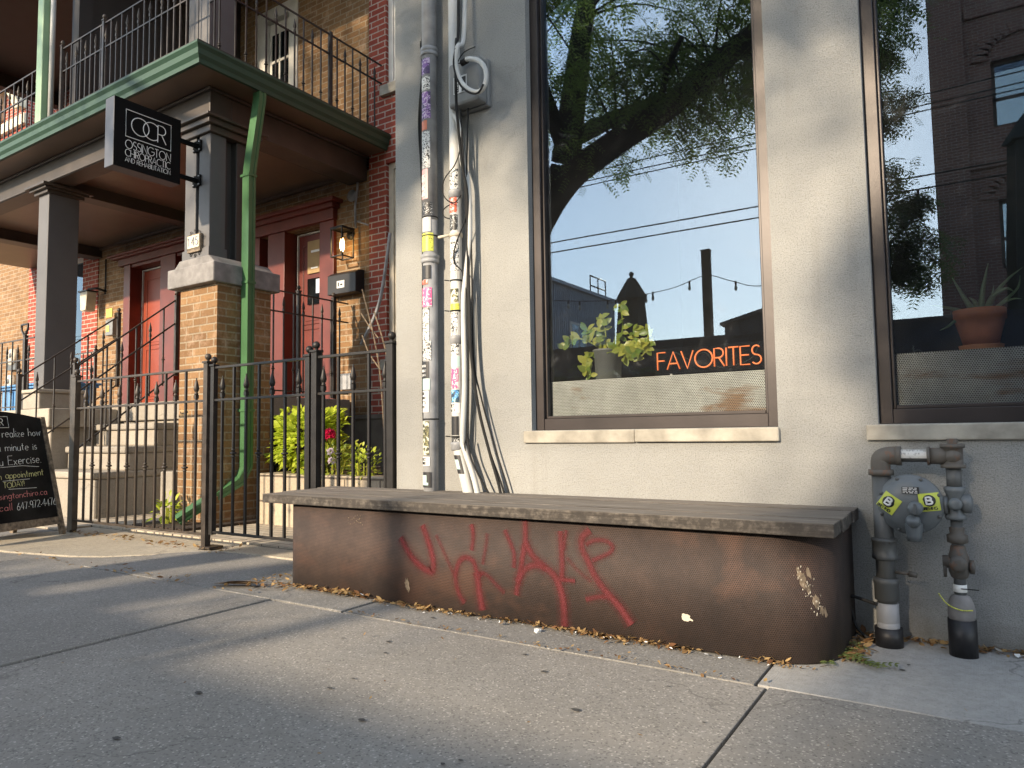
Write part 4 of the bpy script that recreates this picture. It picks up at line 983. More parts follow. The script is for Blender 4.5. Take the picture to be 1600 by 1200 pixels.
# ================================================================== PIPES AND CABLES ON THE WALL
def patch(mb, path_fn, r, z0, z1, a0, a1, n=8, mi=0):
    vs = []; us = []
    for j in range(3):
        z = z0+(z1-z0)*j/2; cx, cyy = path_fn(z)
        for k in range(n+1):
            a = R(a0+(a1-a0)*k/n); vs.append((cx+r*math.cos(a), cyy+r*math.sin(a), z))
    fs = [(j*(n+1)+k, j*(n+1)+k+1, (j+1)*(n+1)+k+1, (j+1)*(n+1)+k) for j in range(2) for k in range(n)]
    mb.add(vs, fs, None, mi, True)
p1 = thing('wall_pipe', 'thick grey pipe covered in stickers, leftmost on the stucco wall', 'pipe', (-2.685, -.06, .0), 'grey pipes on the stucco wall')
f1 = lambda z: (-2.692+.0035*(z-.5), -.062)
r1_ = .046
m = MB(); m.tube([(*f1(0.02), 0.0), (*f1(2.15), 2.15)], r1_-.002, 20); m.tube([(*f1(2.15), 2.14), (*f1(5), 6)], r1_, 20); m.build('tube', 'pipe_grey', p1)
for z in (3.185, 1.906):
    m = MB(); m.lathe([(r1_, z-.03), (r1_+.008, z-.026), (r1_+.008, z-.008), (r1_+.003, z-.004), (r1_+.009, z), (r1_+.009, z+.02), (r1_, z+.026)], (*f1(z), 0), 'z', 20); m.build('collar', 'pipe_grey', p1)
m = MB()
for z in (1.741+.3, .945, 2.155): m.lathe([(r1_, z-.004), (r1_+.003, z-.003), (r1_+.003, z+.003), (r1_, z+.004)], (*f1(z), 0), 'z', 16)
m.build('cable_tie', 'black_cable', p1)
ST1 = [(3.033, 3.132, 'doodle_purple', -138, -62), (2.934, 3.017, 'doodle_white', -135, -62), (2.756, 2.922, 'doodle_purple', -138, -58), (2.685, 2.744, 'sticker_orange', -138, -85), (2.45, 2.677, 'doodle_white', -138, -62),
       (2.262, 2.445, 'sticker_pink', -142, -80), (2.167, 2.24, 'doodle_black', -142, -48), (2.062, 2.15, 'doodle_plain', -140, -60), (1.945, 2.055, 'doodle_yellow', -142, -40), (1.778, 1.859, 'sticker_black', -140, -60), (1.745, 1.771, 'doodle_red', -140, -85),
       (1.61, 1.725, 'doodle_pink', -142, -55), (1.413, 1.603, 'doodle_white', -142, -75), (1.292, 1.41, 'doodle_white', -142, -60), (1.187, 1.285, 'sticker_black', -142, -78), (1.117, 1.183, 'sticker_teal', -142, -70), (.985, 1.112, 'sticker_white', -142, -80),
       (.735, .933, 'doodle_skull', -142, -80), (.673, .725, 'sticker_white', -142, -74), (.547, .636, 'sticker_black', -142, -62)]
for z0, z1, mt, a0, a1 in ST1:
    m = MB(); patch(m, f1, r1_+.0012, z0, z1, a0, a1+14); m.build('sticker', mt, p1)
def cyl_fn(f, r, zb, ang0, horiz=True):
    if horiz: return lambda a, b: Vector((f(zb+b)[0]+r*math.cos(R(ang0)+a/r), f(zb+b)[1]+r*math.sin(R(ang0)+a/r), zb+b))
    return lambda a, b: Vector((f(zb+a)[0]+r*math.cos(R(ang0)-b/r), f(zb+a)[1]+r*math.sin(R(ang0)-b/r), zb+a))
m = MB(); rr_ = r1_+.002
letters(m, 'BURNER', .026, None, (1, 0, 0), (0, 0, 1), .0026, fn=cyl_fn(f1, rr_, 2.28, -92, False), wd=.13)
for tx, z, h in (('ARE YOU', 1.252, .012), ('URBAN', 1.222, .015), ('CAN', 1.198, .012)): letters(m, tx, h, None, (1, 0, 0), (0, 0, 1), .0011, fn=cyl_fn(f1, rr_, z, -140), wd=.043)
m.build('sticker_lettering', 'white_lettering', p1)
m = MB()
for tx, z, h, a in (('BACK', .703, .015, -141), ('YARD', .680, .015, -141), ('OR', 1.088, .014, -130), ('WANT', 1.062, .014, -140), ("IT'S", 1.036, .014, -138), ('CO', 1.01, .012, -128)):
    letters(m, tx, h, None, (1, 0, 0), (0, 0, 1), .0015, fn=cyl_fn(f1, rr_, z, a), wd=min(.042, len(tx)*.011))
m.build('sticker_print', 'dark_ink', p1)
m = MB(); patch(m, f1, r1_+.0022, .572, .618, -136, -85); patch(m, f1, r1_+.0022, .560, .575, -128, -72); m.build('ghost_mark', 'sticker_teal', p1)

p2 = thing('wall_pipe', 'thinner grey pipe with stickers that bends right behind the bench', 'pipe', (-2.5, -.05, 0), 'grey pipes on the stucco wall')
r2_ = .034
f2 = lambda z: ((-2.500, -.052) if z > .79 else (-2.500+(.79-z)*.30, -.052))
m = MB(); m.tube([(-2.50, -.052, 6), (-2.50, -.052, .80), (-2.497, -.052, .78), (-2.43, -.052, .54), (-2.36, -.052, .3), (-2.36, -.052, 0)], r2_, 18); m.build('tube', 'conduit_white', p2)
for z in (2.27, 1.405, .79):
    m = MB(); m.lathe([(r2_, z-.03), (r2_+.006, z-.026), (r2_+.006, z-.006), (r2_+.008, z), (r2_+.008, z+.016), (r2_, z+.022)], (*f2(z), 0), 'z', 18); m.build('collar', 'pipe_grey', p2)
m = MB()
for z in (1.75, 1.57, .84):
    m.lathe([(r2_, z-.005), (r2_+.004, z-.004), (r2_+.004, z+.004), (r2_, z+.005)], (*f2(z), 0), 'z', 16); m.tube([(f2(z)[0]-.03, -.08, z), (f2(z)[0]-.055, -.095, z+.004)], .0035, 5)
m.build('cable_tie', 'black_cable', p2)
m = MB(); z = 2.02; m.lathe([(r2_+.001, z-.012), (r2_+.006, z-.01), (r2_+.006, z+.01), (r2_+.001, z+.012)], (*f2(z), 0), 'z', 16); m.tube([(-2.52, -.08, z), (-2.60, -.09, z-.003)], .009, 8); m.build('white_clamp', 'cream_trim', p2)
ST2 = [(2.283, 2.411, 'doodle_white'), (2.15, 2.25, 'doodle_red'), (2.045, 2.139, 'doodle_black'), (1.803, 1.989, 'doodle_white'), (1.747, 1.795, 'doodle_plain'), (1.617, 1.699, 'doodle_skull'), (1.575, 1.612, 'doodle_yellow'), (1.425, 1.558, 'doodle_white'),
       (1.311, 1.39, 'doodle_white'), (1.242, 1.304, 'sticker_teal'), (1.117, 1.234, 'doodle_pink'), (1.037, 1.11, 'doodle_blue'), (.976, 1.033, 'sticker_white'), (.849, .957, 'sticker_black'), (.805, .842, 'doodle_black')]
for k, (z0, z1, mt) in enumerate(ST2):
    m = MB(); patch(m, f2, r2_+.0012, z0, z1, -142, (-25, -42, -35)[k % 3]); m.build('sticker', mt, p2)
m = MB(); fb = lambda z: (-2.497+(.78-z)*.279, -.052); patch(m, fb, r2_+.0025, .63, .735, -142, -55); m.build('sticker', 'sticker_black', p2)
m = MB(); patch(m, fb, r2_+.0036, .655, .71, -136, -80); m.build('ghost_mark', 'sticker_teal', p2)
m = MB()
for tx, z in (('YET', 1.009), ('N !', .982)): letters(m, tx, .017, None, (1, 0, 0), (0, 0, 1), .0018, fn=cyl_fn(f2, r2_+.002, z, -138), wd=.036)
m.build('sticker_print', 'dark_ink', p2)

m = MB()
m.tube(smooth_path([(-2.514, -.055, 6), (-2.514, -.055, 3.081), (-2.51, -.06, 2.8), (-2.44, -.09, 2.66), (-2.435, -.07, 2.456), (-2.395, -.07, 2.313), (-2.388, -.07, 1.98), (-2.42, -.07, 1.733), (-2.435, -.07, 1.585), (-2.433, -.07, 1.141), (-2.452, -.07, .83), (-2.434, -.07, .757), (-2.356, -.07, .543), (-2.30, -.07, .2)], 6), .0165, 12)
tag(m.build('flexible_conduit', 'conduit_white'), 'light grey flexible conduit snaking down beside the thinner pipe', 'conduit')
def cable(pts, r, label, mat='black_cable', grp='black cables on the stucco wall'):
    m = MB(); m.tube(smooth_path(pts, 6), r, 8); return tag(m.build('wall_cable', mat), label, 'cable', grp)
cable([(-2.755, -.03, 5.5), (-2.757, -.03, 3.529), (-2.775, -.03, 3.287), (-2.765, -.03, 3.122), (-2.795, -.03, 2.805), (-2.78, -.03, 2.52), (-2.77, -.03, 2.319), (-2.745, -.04, 2.117), (-2.742, -.05, 1.535), (-2.742, -.05, 1.229), (-2.745, -.05, 1.002), (-2.74, -.05, .776), (-2.745, -.05, .4)], .0075, 'black cable hanging down the left side of the thick pipe')
cable([(-2.73, -.03, 5.5), (-2.735, -.03, 3.4), (-2.765, -.04, 3.0), (-2.772, -.04, 2.7), (-2.765, -.04, 2.4), (-2.755, -.05, 2.1), (-2.750, -.06, 1.5), (-2.752, -.06, 1.0), (-2.745, -.05, .9)], .005, 'thin second cable crossing behind the first, left of the thick pipe')
cable([(-2.413, -.12, 5.5), (-2.413, -.12, 3.387), (-2.403, -.16, 3.112), (-2.402, -.165, 2.767), (-2.400, -.12, 2.421), (-2.387, -.09, 2.231), (-2.395, -.08, 1.936), (-2.385, -.08, 1.568), (-2.375, -.08, 1.278), (-2.335, -.07, .989), (-2.27, -.06, .742), (-2.215, -.05, .552), (-2.16, -.05, .3)], .0085, 'thickest black cable running over the grey box and fanning right at the bench')
cable([(-2.43, -.09, 2.75), (-2.41, -.09, 2.42), (-2.405, -.08, 2.2), (-2.40, -.075, 1.7), (-2.39, -.07, 1.35), (-2.35, -.06, 1.03), (-2.28, -.05, .76), (-2.20, -.04, .55), (-2.13, -.04, .3)], .006, 'middle cable of the fan that spreads right towards the bench top')
cable([(-2.38, -.08, 2.75), (-2.395, -.08, 2.3), (-2.375, -.07, 1.9), (-2.375, -.06, 1.3), (-2.33, -.05, 1.05), (-2.25, -.04, .78), (-2.17, -.035, .55), (-2.10, -.03, .3)], .005, 'rightmost thin cable of the fan that spreads towards the bench top')
cable([(-2.47, -.09, 2.79), (-2.43, -.10, 2.6), (-2.43, -.1, 2.5), (-2.47, -.1, 2.42), (-2.54, -.1, 2.36), (-2.56, -.1, 2.29), (-2.53, -.1, 2.23), (-2.47, -.1, 2.2), (-2.43, -.09, 2.24)], .0035, 'thin cable making a loose loop left of the thinner pipe', grp=None)
cable([(-2.47, -.07, 2.21), (-2.53, -.08, 2.20), (-2.565, -.09, 2.17), (-2.55, -.09, 2.13), (-2.49, -.07, 2.11)], .0035, 'short tail of thin cable curling out above the white clamp', grp=None)
cable([(-2.39, -.09, 2.25), (-2.40, -.09, 2.1), (-2.47, -.095, 1.95), (-2.485, -.09, 1.85), (-2.42, -.08, 1.75), (-2.41, -.06, 1.4), (-2.42, -.06, .9), (-2.43, -.08, .78), (-2.38, -.07, .6), (-2.33, -.06, .45)], .004, 'thin cable wrapping across the thinner pipe above the bench', grp=None)
cable([(-2.41, -.08, .83), (-2.38, -.09, .72), (-2.32, -.08, .60), (-2.27, -.06, .5), (-2.2, -.05, .3)], .006, 'black cable leaving the bend of the thinner pipe towards the bench', grp=None)
# electrical box
bx = thing('junction_box', 'grey electrical box with a white loop of conduit hanging over it', 'electrical box', (-2.4, -.08, 2.9))
m = MB(); m.box(-2.50, -2.275, -.115, -.03, 2.765, 3.03); m.build('case', 'box_grey', bx, bevel=.018)
m = MB(); m.box(-2.535, -2.27, -.035, -.001, 2.755, 3.04); m.build('back_plate', 'box_grey', bx, bevel=.008)
m = MB()
for z in (2.79, 2.89, 2.98): m.box(-2.53, -2.518, -.045, -.03, z, z+.022)
m.box(-2.272, -2.266, -.06, -.04, 2.88, 2.905); m.build('hinge', 'black_plastic', bx)
m = MB(); m.box(-2.455, -2.36, -.1195, -.116, 2.835, 2.935); m.build('label_sticker', 'sticker_white', bx)
m = MB(); m.box(-2.450, -2.418, -.1205, -.1197, 2.84, 2.93); m.box(-2.396, -2.367, -.1205, -.1197, 2.84, 2.925); m.build('label_frame', 'dark_ink', bx)
m = MB(); letters(m, 'KIRBY', .020, (-2.444, -.1213, 2.925), (0, 0, -1), (1, 0, 0), .0018, wd=.075); letters(m, 'NT', .020, (-2.391, -.1213, 2.88), (0, 0, -1), (1, 0, 0), .0018, wd=.03); m.build('label_lettering', 'white_lettering', bx)
m = MB(); lp = [(-2.40, -.07, 3.5), (-2.395, -.10, 3.16), (-2.385, -.17, 3.08), (-2.392, -.18, 2.98), (-2.36, -.18, 2.87), (-2.29, -.19, 2.79), (-2.22, -.19, 2.76), (-2.178, -.19, 2.80), (-2.185, -.18, 2.88), (-2.235, -.17, 2.95), (-2.31, -.16, 2.99), (-2.345, -.15, 2.995)]
m.tube(smooth_path(lp, 6), .0135, 12); tag(m.build('conduit_loop', 'conduit_white'), 'white conduit curled in an open loop in front of the grey box', 'conduit')
m = MB(); m.tube([(-2.335, -.15, 2.993), (-2.375, -.145, 2.99)], .018, 10); m.tube(smooth_path([(-2.375, -.145, 2.99), (-2.40, -.15, 3.0), (-2.37, -.13, 3.06), (-2.31, -.1, 3.09)]), .003, 5); m.tube(smooth_path([(q[0]-.004, q[1]-.014, q[2]-.014) for q in lp[2:8]], 5), .006, 6)
tag(m.build('cable_end', 'black_cable'), 'black cable stub taped to the end of the white conduit loop', 'cable')

# ================================================================== GAS METER SET
gs = thing('gas_regulator', 'grey gas pipework with round regulator and yellow stickers beside the bench', 'gas meter', (-.2, -.12, 0))
A = (-.320, -.125); B = (-.072, -.125)
def cyl(name, x, y, prof, mat, ax='z', sides=20, par=gs):
    m = MB(); m.lathe(prof, (x, y, 0) if ax == 'z' else (x, y, 0), ax, sides); return m.build(name, mat, par)
cyl('riser_pipe', *A, [(.035, .1), (.035, .70)], 'pipe_dark_grey')
cyl('coupling', *A, [(.040, .335), (.047, .34), (.047, .352), (.045, .355), (.045, .405), (.048, .408), (.048, .418), (.04, .42)], 'pipe_dark_grey')
cyl('coupling', *A, [(.038, .175), (.045, .18), (.045, .24), (.047, .243), (.047, .262), (.038, .265)], 'pipe_dark_grey')
cyl('grey_sleeve', *A, [(.038, .05), (.0405, .052), (.0405, .09), (.039, .092), (.0405, .095), (.0405, .165), (.038, .167)], 'pale_sleeve')
cyl('ground_sleeve', *A, [(.040, .0), (.0505, .0), (.0505, .072), (.042, .072), (.040, .06)], 'black_plastic')
cyl('ground_sleeve', *B, [(.040, .0), (.0475, .0), (.0475, .135), (.042, .135), (.040, .12)], 'black_plastic')
m = MB(); m.tube([(-.285, -.145, .292), (-.225, -.155, .290)], .0065, 8); m.tube([(-.238, -.153, .291), (-.210, -.157, .289)], .0115, 6); m.build('bleed_valve', 'rusty_fitting', gs)
# top run
m = MB(); m.tube(smooth_path([(A[0], A[1], .68), (A[0], A[1], .715), (A[0]+.006, A[1], .735), (A[0]+.03, A[1], .745), (A[0]+.06, A[1], .745)], 4), .036, 16); m.lathe([(.046, .668), (.046, .69)], (A[0], A[1], 0), 'z', 18); m.tube([(A[0]+.055, A[1], .745), (A[0]+.075, A[1], .745)], .038, 16); m.build('elbow', 'rusty_fitting', gs)
m = MB(); m.tube([(A[0]+.06, A[1], .745), (B[0]-.03, B[1], .745)], .024, 16); tr_ = m.build('cross_pipe', 'pipe_dark_grey', gs)
m = MB(); n_ = 8
vs = []; 
for x in (-.245, -.125):
    for k in range(n_+1):
        a = R(95+105*k/n_); vs.append((x, A[1]+.0252*math.cos(a), .745+.0252*math.sin(a)))
m.add(vs, [(k, k+1, n_+2+k, n_+1+k) for k in range(n_)], None, 0, True); m.build('paper_label', 'doodle_plain', tr_)
m2_ = MB()
for k in range(34):
    x = -.243+k*.0034; hh = random.uniform(10, 26); a0 = random.choice((112, 150))
    m2_.tube([(x, A[1]+.0258*math.cos(R(a0)), .745+.0258*math.sin(R(a0))), (x+random.uniform(-.001, .001), A[1]+.0258*math.cos(R(a0+hh)), .745+.0258*math.sin(R(a0+hh)))], .0007, 4)
m2_.build('label_print', 'dark_ink', tr_)
m = MB(); m.tube([(B[0]-.085, B[1], .745), (B[0]-.075, B[1], .745)], .037, 14); m.tube([(B[0]-.075, B[1], .745), (B[0], B[1], .745)], [.031, .034], 16); m.lathe([(.001, -.042), (.02, -.038), (.03, -.02), (.033, 0), (.033, .03)], (B[0]+.0, B[1], .745), 'y', 14)
m.lathe([(.034, .70), (.042, .70), (.042, .712), (.034, .714), (.034, .775), (.042, .778), (.042, .79), (.030, .792)], (B[0], B[1], 0), 'z', 16); m.build('tee_fitting', 'rusty_fitting', gs)
m = MB(); m.box(B[0]-.018, B[0]+.018, B[1]-.018, B[1]+.018, .79, .812); m.build('square_plug', 'rusty_fitting', gs, bevel=.003)
cyl('drop_pipe', *B, [(.026, .62), (.026, .70)], 'pipe_dark_grey')
m = MB(); m.lathe([(.034, .505), (.036, .51), (.036, .52), (.026, .53), (.030, .56), (.030, .60), (.036, .612), (.036, .628), (.026, .63)], (B[0], B[1], 0), 'z', 18); m.lathe([(.022, 0), (.036, .02), (.036, .045), (.02, .052)], (B[0]+.005, B[1], .566), 'x', 16); m.lathe([(.02, -.03), (.024, -.048), (.012, -.052)], (B[0], B[1], .566), 'y', 12); m.build('valve_body', 'meter_grey', gs)
cyl('lower_pipe', *B, [(.020, .12), (.020, .51)], 'pipe_dark_grey')
cyl('union_nut', *B, [(.024, .415), (.035, .42), (.035, .448), (.024, .452), (.026, .47), (.026, .475), (.02, .478)], 'rusty_fitting', sides=8)
m = MB(); m.lathe([(.022, .285), (.028, .29), (.034, .31), (.036, .335), (.034, .365), (.028, .385), (.024, .405), (.02, .41)], (B[0], B[1], 0), 'z', 16); m.lathe([(.016, -.06), (.030, -.055), (.030, -.02), (.026, 0), (.026, .03), (.012, .03)], (B[0], B[1]+.0, .345), 'y', 14); m.lathe([(.024, -.052), (.024, -.01), (.02, 0)], (B[0], B[1], .345), 'x', 10); m.lathe([(.006, .03), (.026, .035), (.026, .05), (.008, .052)], (B[0], B[1], .33), 'x', 8)
m.tube([(B[0]-.045, B[1]-.02, .33), (B[0]-.045, B[1]-.02, .29)], .006, 6); m.build('shutoff_valve', 'rusty_fitting', gs)
cyl('tape_wrap', *B, [(.0205, .235), (.0225, .236), (.0225, .262), (.0205, .263)], 'white_litter')
cyl('mortar_lump', *B, [(.02, .10), (.040, .12), (.046, .155), (.044, .185), (.034, .215), (.021, .225)], 'concrete_cap')
m = MB(); m.tube(smooth_path([(-.142, -.165, .23), (-.115, -.175, .195), (-.075, -.178, .178), (-.035, -.165, .178)]), .0022, 6); m.build('yellow_tracer_wire', 'doodle_yellow', gs)
m = MB(); m.tube([(B[0]-.0, B[1]-.02, .25), (B[0]+.06, B[1]-.03, .252)], .0022, 5); m.build('wire_stub', 'black_cable', gs)
# regulator body (disc facing the street)
RC = (-.222, 0, .558)
m = MB(); m.lathe([(.04, -.06), (.085, -.095), (.1, -.13), (.114, -.135), (.116, -.145), (.114, -.158), (.104, -.160), (.098, -.168), (.075, -.182), (.045, -.187), (.001, -.188)], RC, 'y', 40); rg = m.build('regulator_disc', 'meter_grey', gs)
for k in range(8):
    a = R(22+45*k); m = MB(); m.lathe([(.0075, -.156), (.0075, -.165), (.005, -.168)], (RC[0]+.106*math.cos(a), 0, RC[2]+.106*math.sin(a)), 'y', 6); m.build('bolt', 'pipe_dark_grey', rg)
m = MB(); m.lathe([(.022, -.18), (.026, -.20), (.026, -.235), (.020, -.243), (.001, -.245)], (RC[0]+.022, 0, RC[2]-.008), 'y', 16); m.lathe([(.024, -.06), (.026, -.04), (.03, -.008), (.03, .006), (.022, .01)], (RC[0]+.012, -.19, RC[2]-.075), 'z', 16); m.lathe([(.024, -.18), (.026, -.215), (.022, -.228), (.001, -.238)], (RC[0]+.012, 0, RC[2]-.058), 'y', 14)
m.build('vent_and_cap', 'meter_grey', rg)
m = MB(); m.box(RC[0]+.018, RC[0]+.026, -.251, -.243, RC[2]-.026, RC[2]+.012); m.build('cap_slot', 'pipe_dark_grey', rg)
m = MB(); m.tube([(RC[0]+.09, -.125, RC[2]), (B[0]-.03, -.125, RC[2])], .03, 14); m.lathe([(.036, -.06), (.036, -.045)], (B[0], -.125, RC[2]), 'x', 16); m.lathe([(.036, -.038), (.036, -.024)], (B[0], -.125, RC[2]), 'x', 16); m.build('outlet_flange', 'meter_grey', rg)
def tilt_card(cx, cz, w_, h_, ang, y, mat, name, nm=8):
    m = MB(); vs = []; 
    for j in range(nm+1):
        for i in range(nm+1):
            a = (i/nm-.5)*w_; b2 = (j/nm-.5)*h_
            x = cx+a*math.cos(ang)-b2*math.sin(ang); z = cz+a*math.sin(ang)+b2*math.cos(ang)
            d_ = math.dist((x, z), (RC[0], RC[2]))
            pr_ = [(.0, -.188), (.045, -.187), (.075, -.182), (.098, -.168), (.104, -.160), (.114, -.158), (.13, -.15)]
            yy = -.15
            for q in range(len(pr_)-1):
                if pr_[q][0] <= d_ <= pr_[q+1][0]: tt = (d_-pr_[q][0])/(pr_[q+1][0]-pr_[q][0]); yy = pr_[q][1]+(pr_[q+1][1]-pr_[q][1])*tt
            vs.append((x, yy-y, z))
    fs = [(j*(nm+1)+i, j*(nm+1)+i+1, (j+1)*(nm+1)+i+1, (j+1)*(nm+1)+i) for j in range(nm) for i in range(nm)]
    m.add(vs, fs, None, 0, True); return m.build(name, mat, rg)
for cx, cz, ang, off in ((-.292, .563, -.62, .003), (-.155, .572, .10, .003)):
    tilt_card(cx, cz, .068, .068, ang, off, 'yellow_tape', 'yellow_sticker')
    m = MB(); yy = -.178 if cx < -.25 else -.183; yy = -.1775-.004
    d_ = math.dist((cx, cz), (RC[0], RC[2])); yy = (-.182 - .006)
    m.lathe([(.022, 0), (.022, -.001)], (cx, yy, cz+.006), 'y', 20); m.build('sticker_disc', 'dark_ink', rg)
    U_, V_ = Vector((math.cos(ang), 0, math.sin(ang))), Vector((-math.sin(ang), 0, math.cos(ang)))
    c_ = Vector((cx, yy-.0018, cz+.006)); m = MB()
    letters(m, 'B', .026, c_-U_*.010-V_*.013, U_, V_, .0042, wd=.020); 
    m.build('sticker_letter', 'sticker_white', rg)
    m = MB(); letters(m, 'BREWING', .010, c_-U_*.026-V_*.034, U_, V_, .0016, wd=.05); m.build('sticker_print', 'dark_ink', rg)
m = MB(); m.box(-.245, -.187, -.1905, -.186, .602, .628); m.build('rating_plate', 'dark_ink', rg)
m = MB()
for r__ in range(4):
    x = -.242
    while x < -.195: l_ = random.uniform(.006, .018); m.box(x, min(x+l_, -.19), -.1915, -.1907, .6045+r__*.006, .6075+r__*.006); x += l_+.004
m.build('plate_print', 'sticker_white', rg)
m = MB(); m.tube(smooth_path([(-.50, -.1, .17), (-.44, -.12, .175), (-.38, -.14, .165), (-.355, -.155, .163)]), .007, 8); m.tube(smooth_path([(-.46, -.1, .15), (-.44, -.11, .06), (-.40, -.12, .02), (-.36, -.1, .01)]), .006, 8)
tag(m.build('ground_cable', 'black_cable'), 'black cable running from behind the bench end to the gas pipe', 'cable')

# ================================================================== WINDOW CONTENTS
ne = thing('neon_sign', 'orange letter tube sign reading favorites on clear acrylic in the window', 'neon sign', (-1.09, .2, 1.15))
m = MB(); letters(m, 'FAVORITES', .090, (-1.368, .186, 1.172), (1, 0, .004), (0, 0, 1), .0038, sp=.10, wd=.526, sides=10); m.build('letters', 'neon_orange', ne)
m = MB(); m.box(-1.39, -.822, .193, .197, 1.152, 1.285); m.build('acrylic_back', 'house_glass', ne, bevel=.002)
m = MB(); m.tube(smooth_path([(-1.30, .196, 1.19), (-1.28, .2, 1.26), (-1.2, .2, 1.22), (-1.12, .2, 1.25), (-1.05, .2, 1.17), (-.9, .2, 1.20), (-.85, .2, 1.28)]), .0018, 5); m.tube([(-1.30, .2, 1.15), (-1.30, .2, 1.14)], .006, 6); m.build('wire', 'sticker_white', ne)
def leaf(m, c, d, nrm, l, w_, seg=4, curl=.15):
    c, d, nrm = Vector(c), Vector(d).normalized(), Vector(nrm)
    s_ = d.cross(nrm).normalized(); nrm = s_.cross(d).normalized(); vs = []
    for k in range(seg+1):
        t = k/seg; ww = w_*math.sin(PI*min(1, t*.92+.06))**.8; q = c+d*l*t - nrm*curl*l*t*t
        vs += [q-s_*ww*.5+nrm*ww*.12, q, q+s_*ww*.5+nrm*ww*.12]
    fs = []
    for k in range(seg): fs += [(3*k, 3*k+1, 3*k+4, 3*k+3), (3*k+1, 3*k+2, 3*k+5, 3*k+4)]
    m.add(vs, fs, None, 0, True)
po = thing('potted_plant', 'leggy green and yellow leaved plant in a black pot behind the window glass', 'potted plant', (-1.69, .26, 1.14), 'plants in the windows')
m = MB(); m.lathe([(.045, 1.128), (.07, 1.13), (.078, 1.30), (.084, 1.302), (.084, 1.312), (.074, 1.312), (.072, 1.29), (.001, 1.29)], (-1.69, .27, 0), 'z', 24); m.build('pot', 'box_grey', po)
rp = random.Random(3); st_ = MB(); lf = MB()
stems = [[(-1.70, .25, 1.30), (-1.78, .22, 1.36), (-1.86, .2, 1.38), (-1.93, .19, 1.33)], [(-1.70, .25, 1.30), (-1.75, .23, 1.40), (-1.80, .22, 1.43)], [(-1.69, .25, 1.30), (-1.68, .22, 1.42), (-1.70, .2, 1.48)], [(-1.66, .24, 1.31), (-1.58, .2, 1.30), (-1.50, .19, 1.27), (-1.44, .19, 1.30), (-1.41, .19, 1.38)], [(-1.64, .24, 1.31), (-1.56, .2, 1.26), (-1.49, .19, 1.24), (-1.44, .19, 1.27), (-1.41, .19, 1.33)], [(-1.55, .2, 1.29), (-1.50, .2, 1.33), (-1.505, .2, 1.40)], [(-1.66, .25, 1.30), (-1.60, .22, 1.35), (-1.57, .21, 1.42), (-1.575, .2, 1.54)], [(-1.75, .24, 1.31), (-1.79, .22, 1.26), (-1.80, .21, 1.20), (-1.77, .21, 1.17)]]
for s_ in stems:
    pth = smooth_path(s_, 6); st_.tube(pth, .0045, 7)
    for k in range(2, len(pth), 2):
        p = pth[k]
        for q in range(3 if rp.random() < .5 else 2):
            d = Vector((rp.uniform(-1, 1), rp.uniform(-.7, .1), rp.uniform(-.5, 1))).normalized(); ln = rp.uniform(.035, .065)
            leaf(lf, p, d, (rp.uniform(-.4, .4), -1, rp.uniform(-.2, .6)), ln, ln*.62)
st_.build('stem', 'pothos_leaf', po); lf.build('leaves', 'pothos_leaf', po)
al = thing('potted_plant', 'aloe plant in a terracotta pot on the ledge of the right window', 'potted plant', (.04, .24, 1.16), 'plants in the windows')
m = MB(); m.lathe([(.062, 1.19), (.080, 1.262), (.091, 1.30), (.095, 1.302), (.096, 1.345), (.086, 1.346), (.084, 1.325), (.001, 1.325)], (.044, .225, 0), 'z', 28); m.build('pot', 'terracotta', al)
m = MB(); m.lathe([(.06, 1.163), (.074, 1.163), (.082, 1.195), (.076, 1.195), (.07, 1.175), (.001, 1.172)], (.044, .225, 0), 'z', 28); m.build('saucer', 'terracotta_saucer', al)
m = MB()
for (pts, w_) in (([(.03, .24, 1.33), (-.005, .22, 1.40), (-.045, .2, 1.49)], .028), ([(.05, .24, 1.33), (.06, .22, 1.42), (.085, .2, 1.535)], .028), ([(.02, .24, 1.33), (-.03, .21, 1.35), (-.10, .18, 1.37), (-.13, .17, 1.375)], .02), ([(.03, .25, 1.32), (-.03, .2, 1.31), (-.07, .18, 1.28), (-.10, .17, 1.265)], .02),
                  ([(.07, .24, 1.33), (.10, .22, 1.40), (.15, .2, 1.46), (.20, .2, 1.50)], .022), ([(.07, .24, 1.33), (.09, .22, 1.39), (.14, .2, 1.42), (.17, .2, 1.40)], .026), ([(.08, .24, 1.33), (.13, .22, 1.37), (.18, .21, 1.42), (.19, .2, 1.47)], .018), ([(.09, .24, 1.33), (.12, .22, 1.36), (.16, .2, 1.375), (.19, .19, 1.37)], .016), ([(.04, .24, 1.33), (.03, .22, 1.38), (.01, .21, 1.40)], .026), ([(.075, .24, 1.33), (.085, .22, 1.37), (.10, .21, 1.44)], .02)):
    pp = smooth_path(pts, 5); n_ = len(pp); m.tube(pp, [max(.0008, w_*.5*(1-(k/(n_-1))**1.6)) for k in range(n_)], 6)
m.build('leaves', 'aloe_leaf', al)

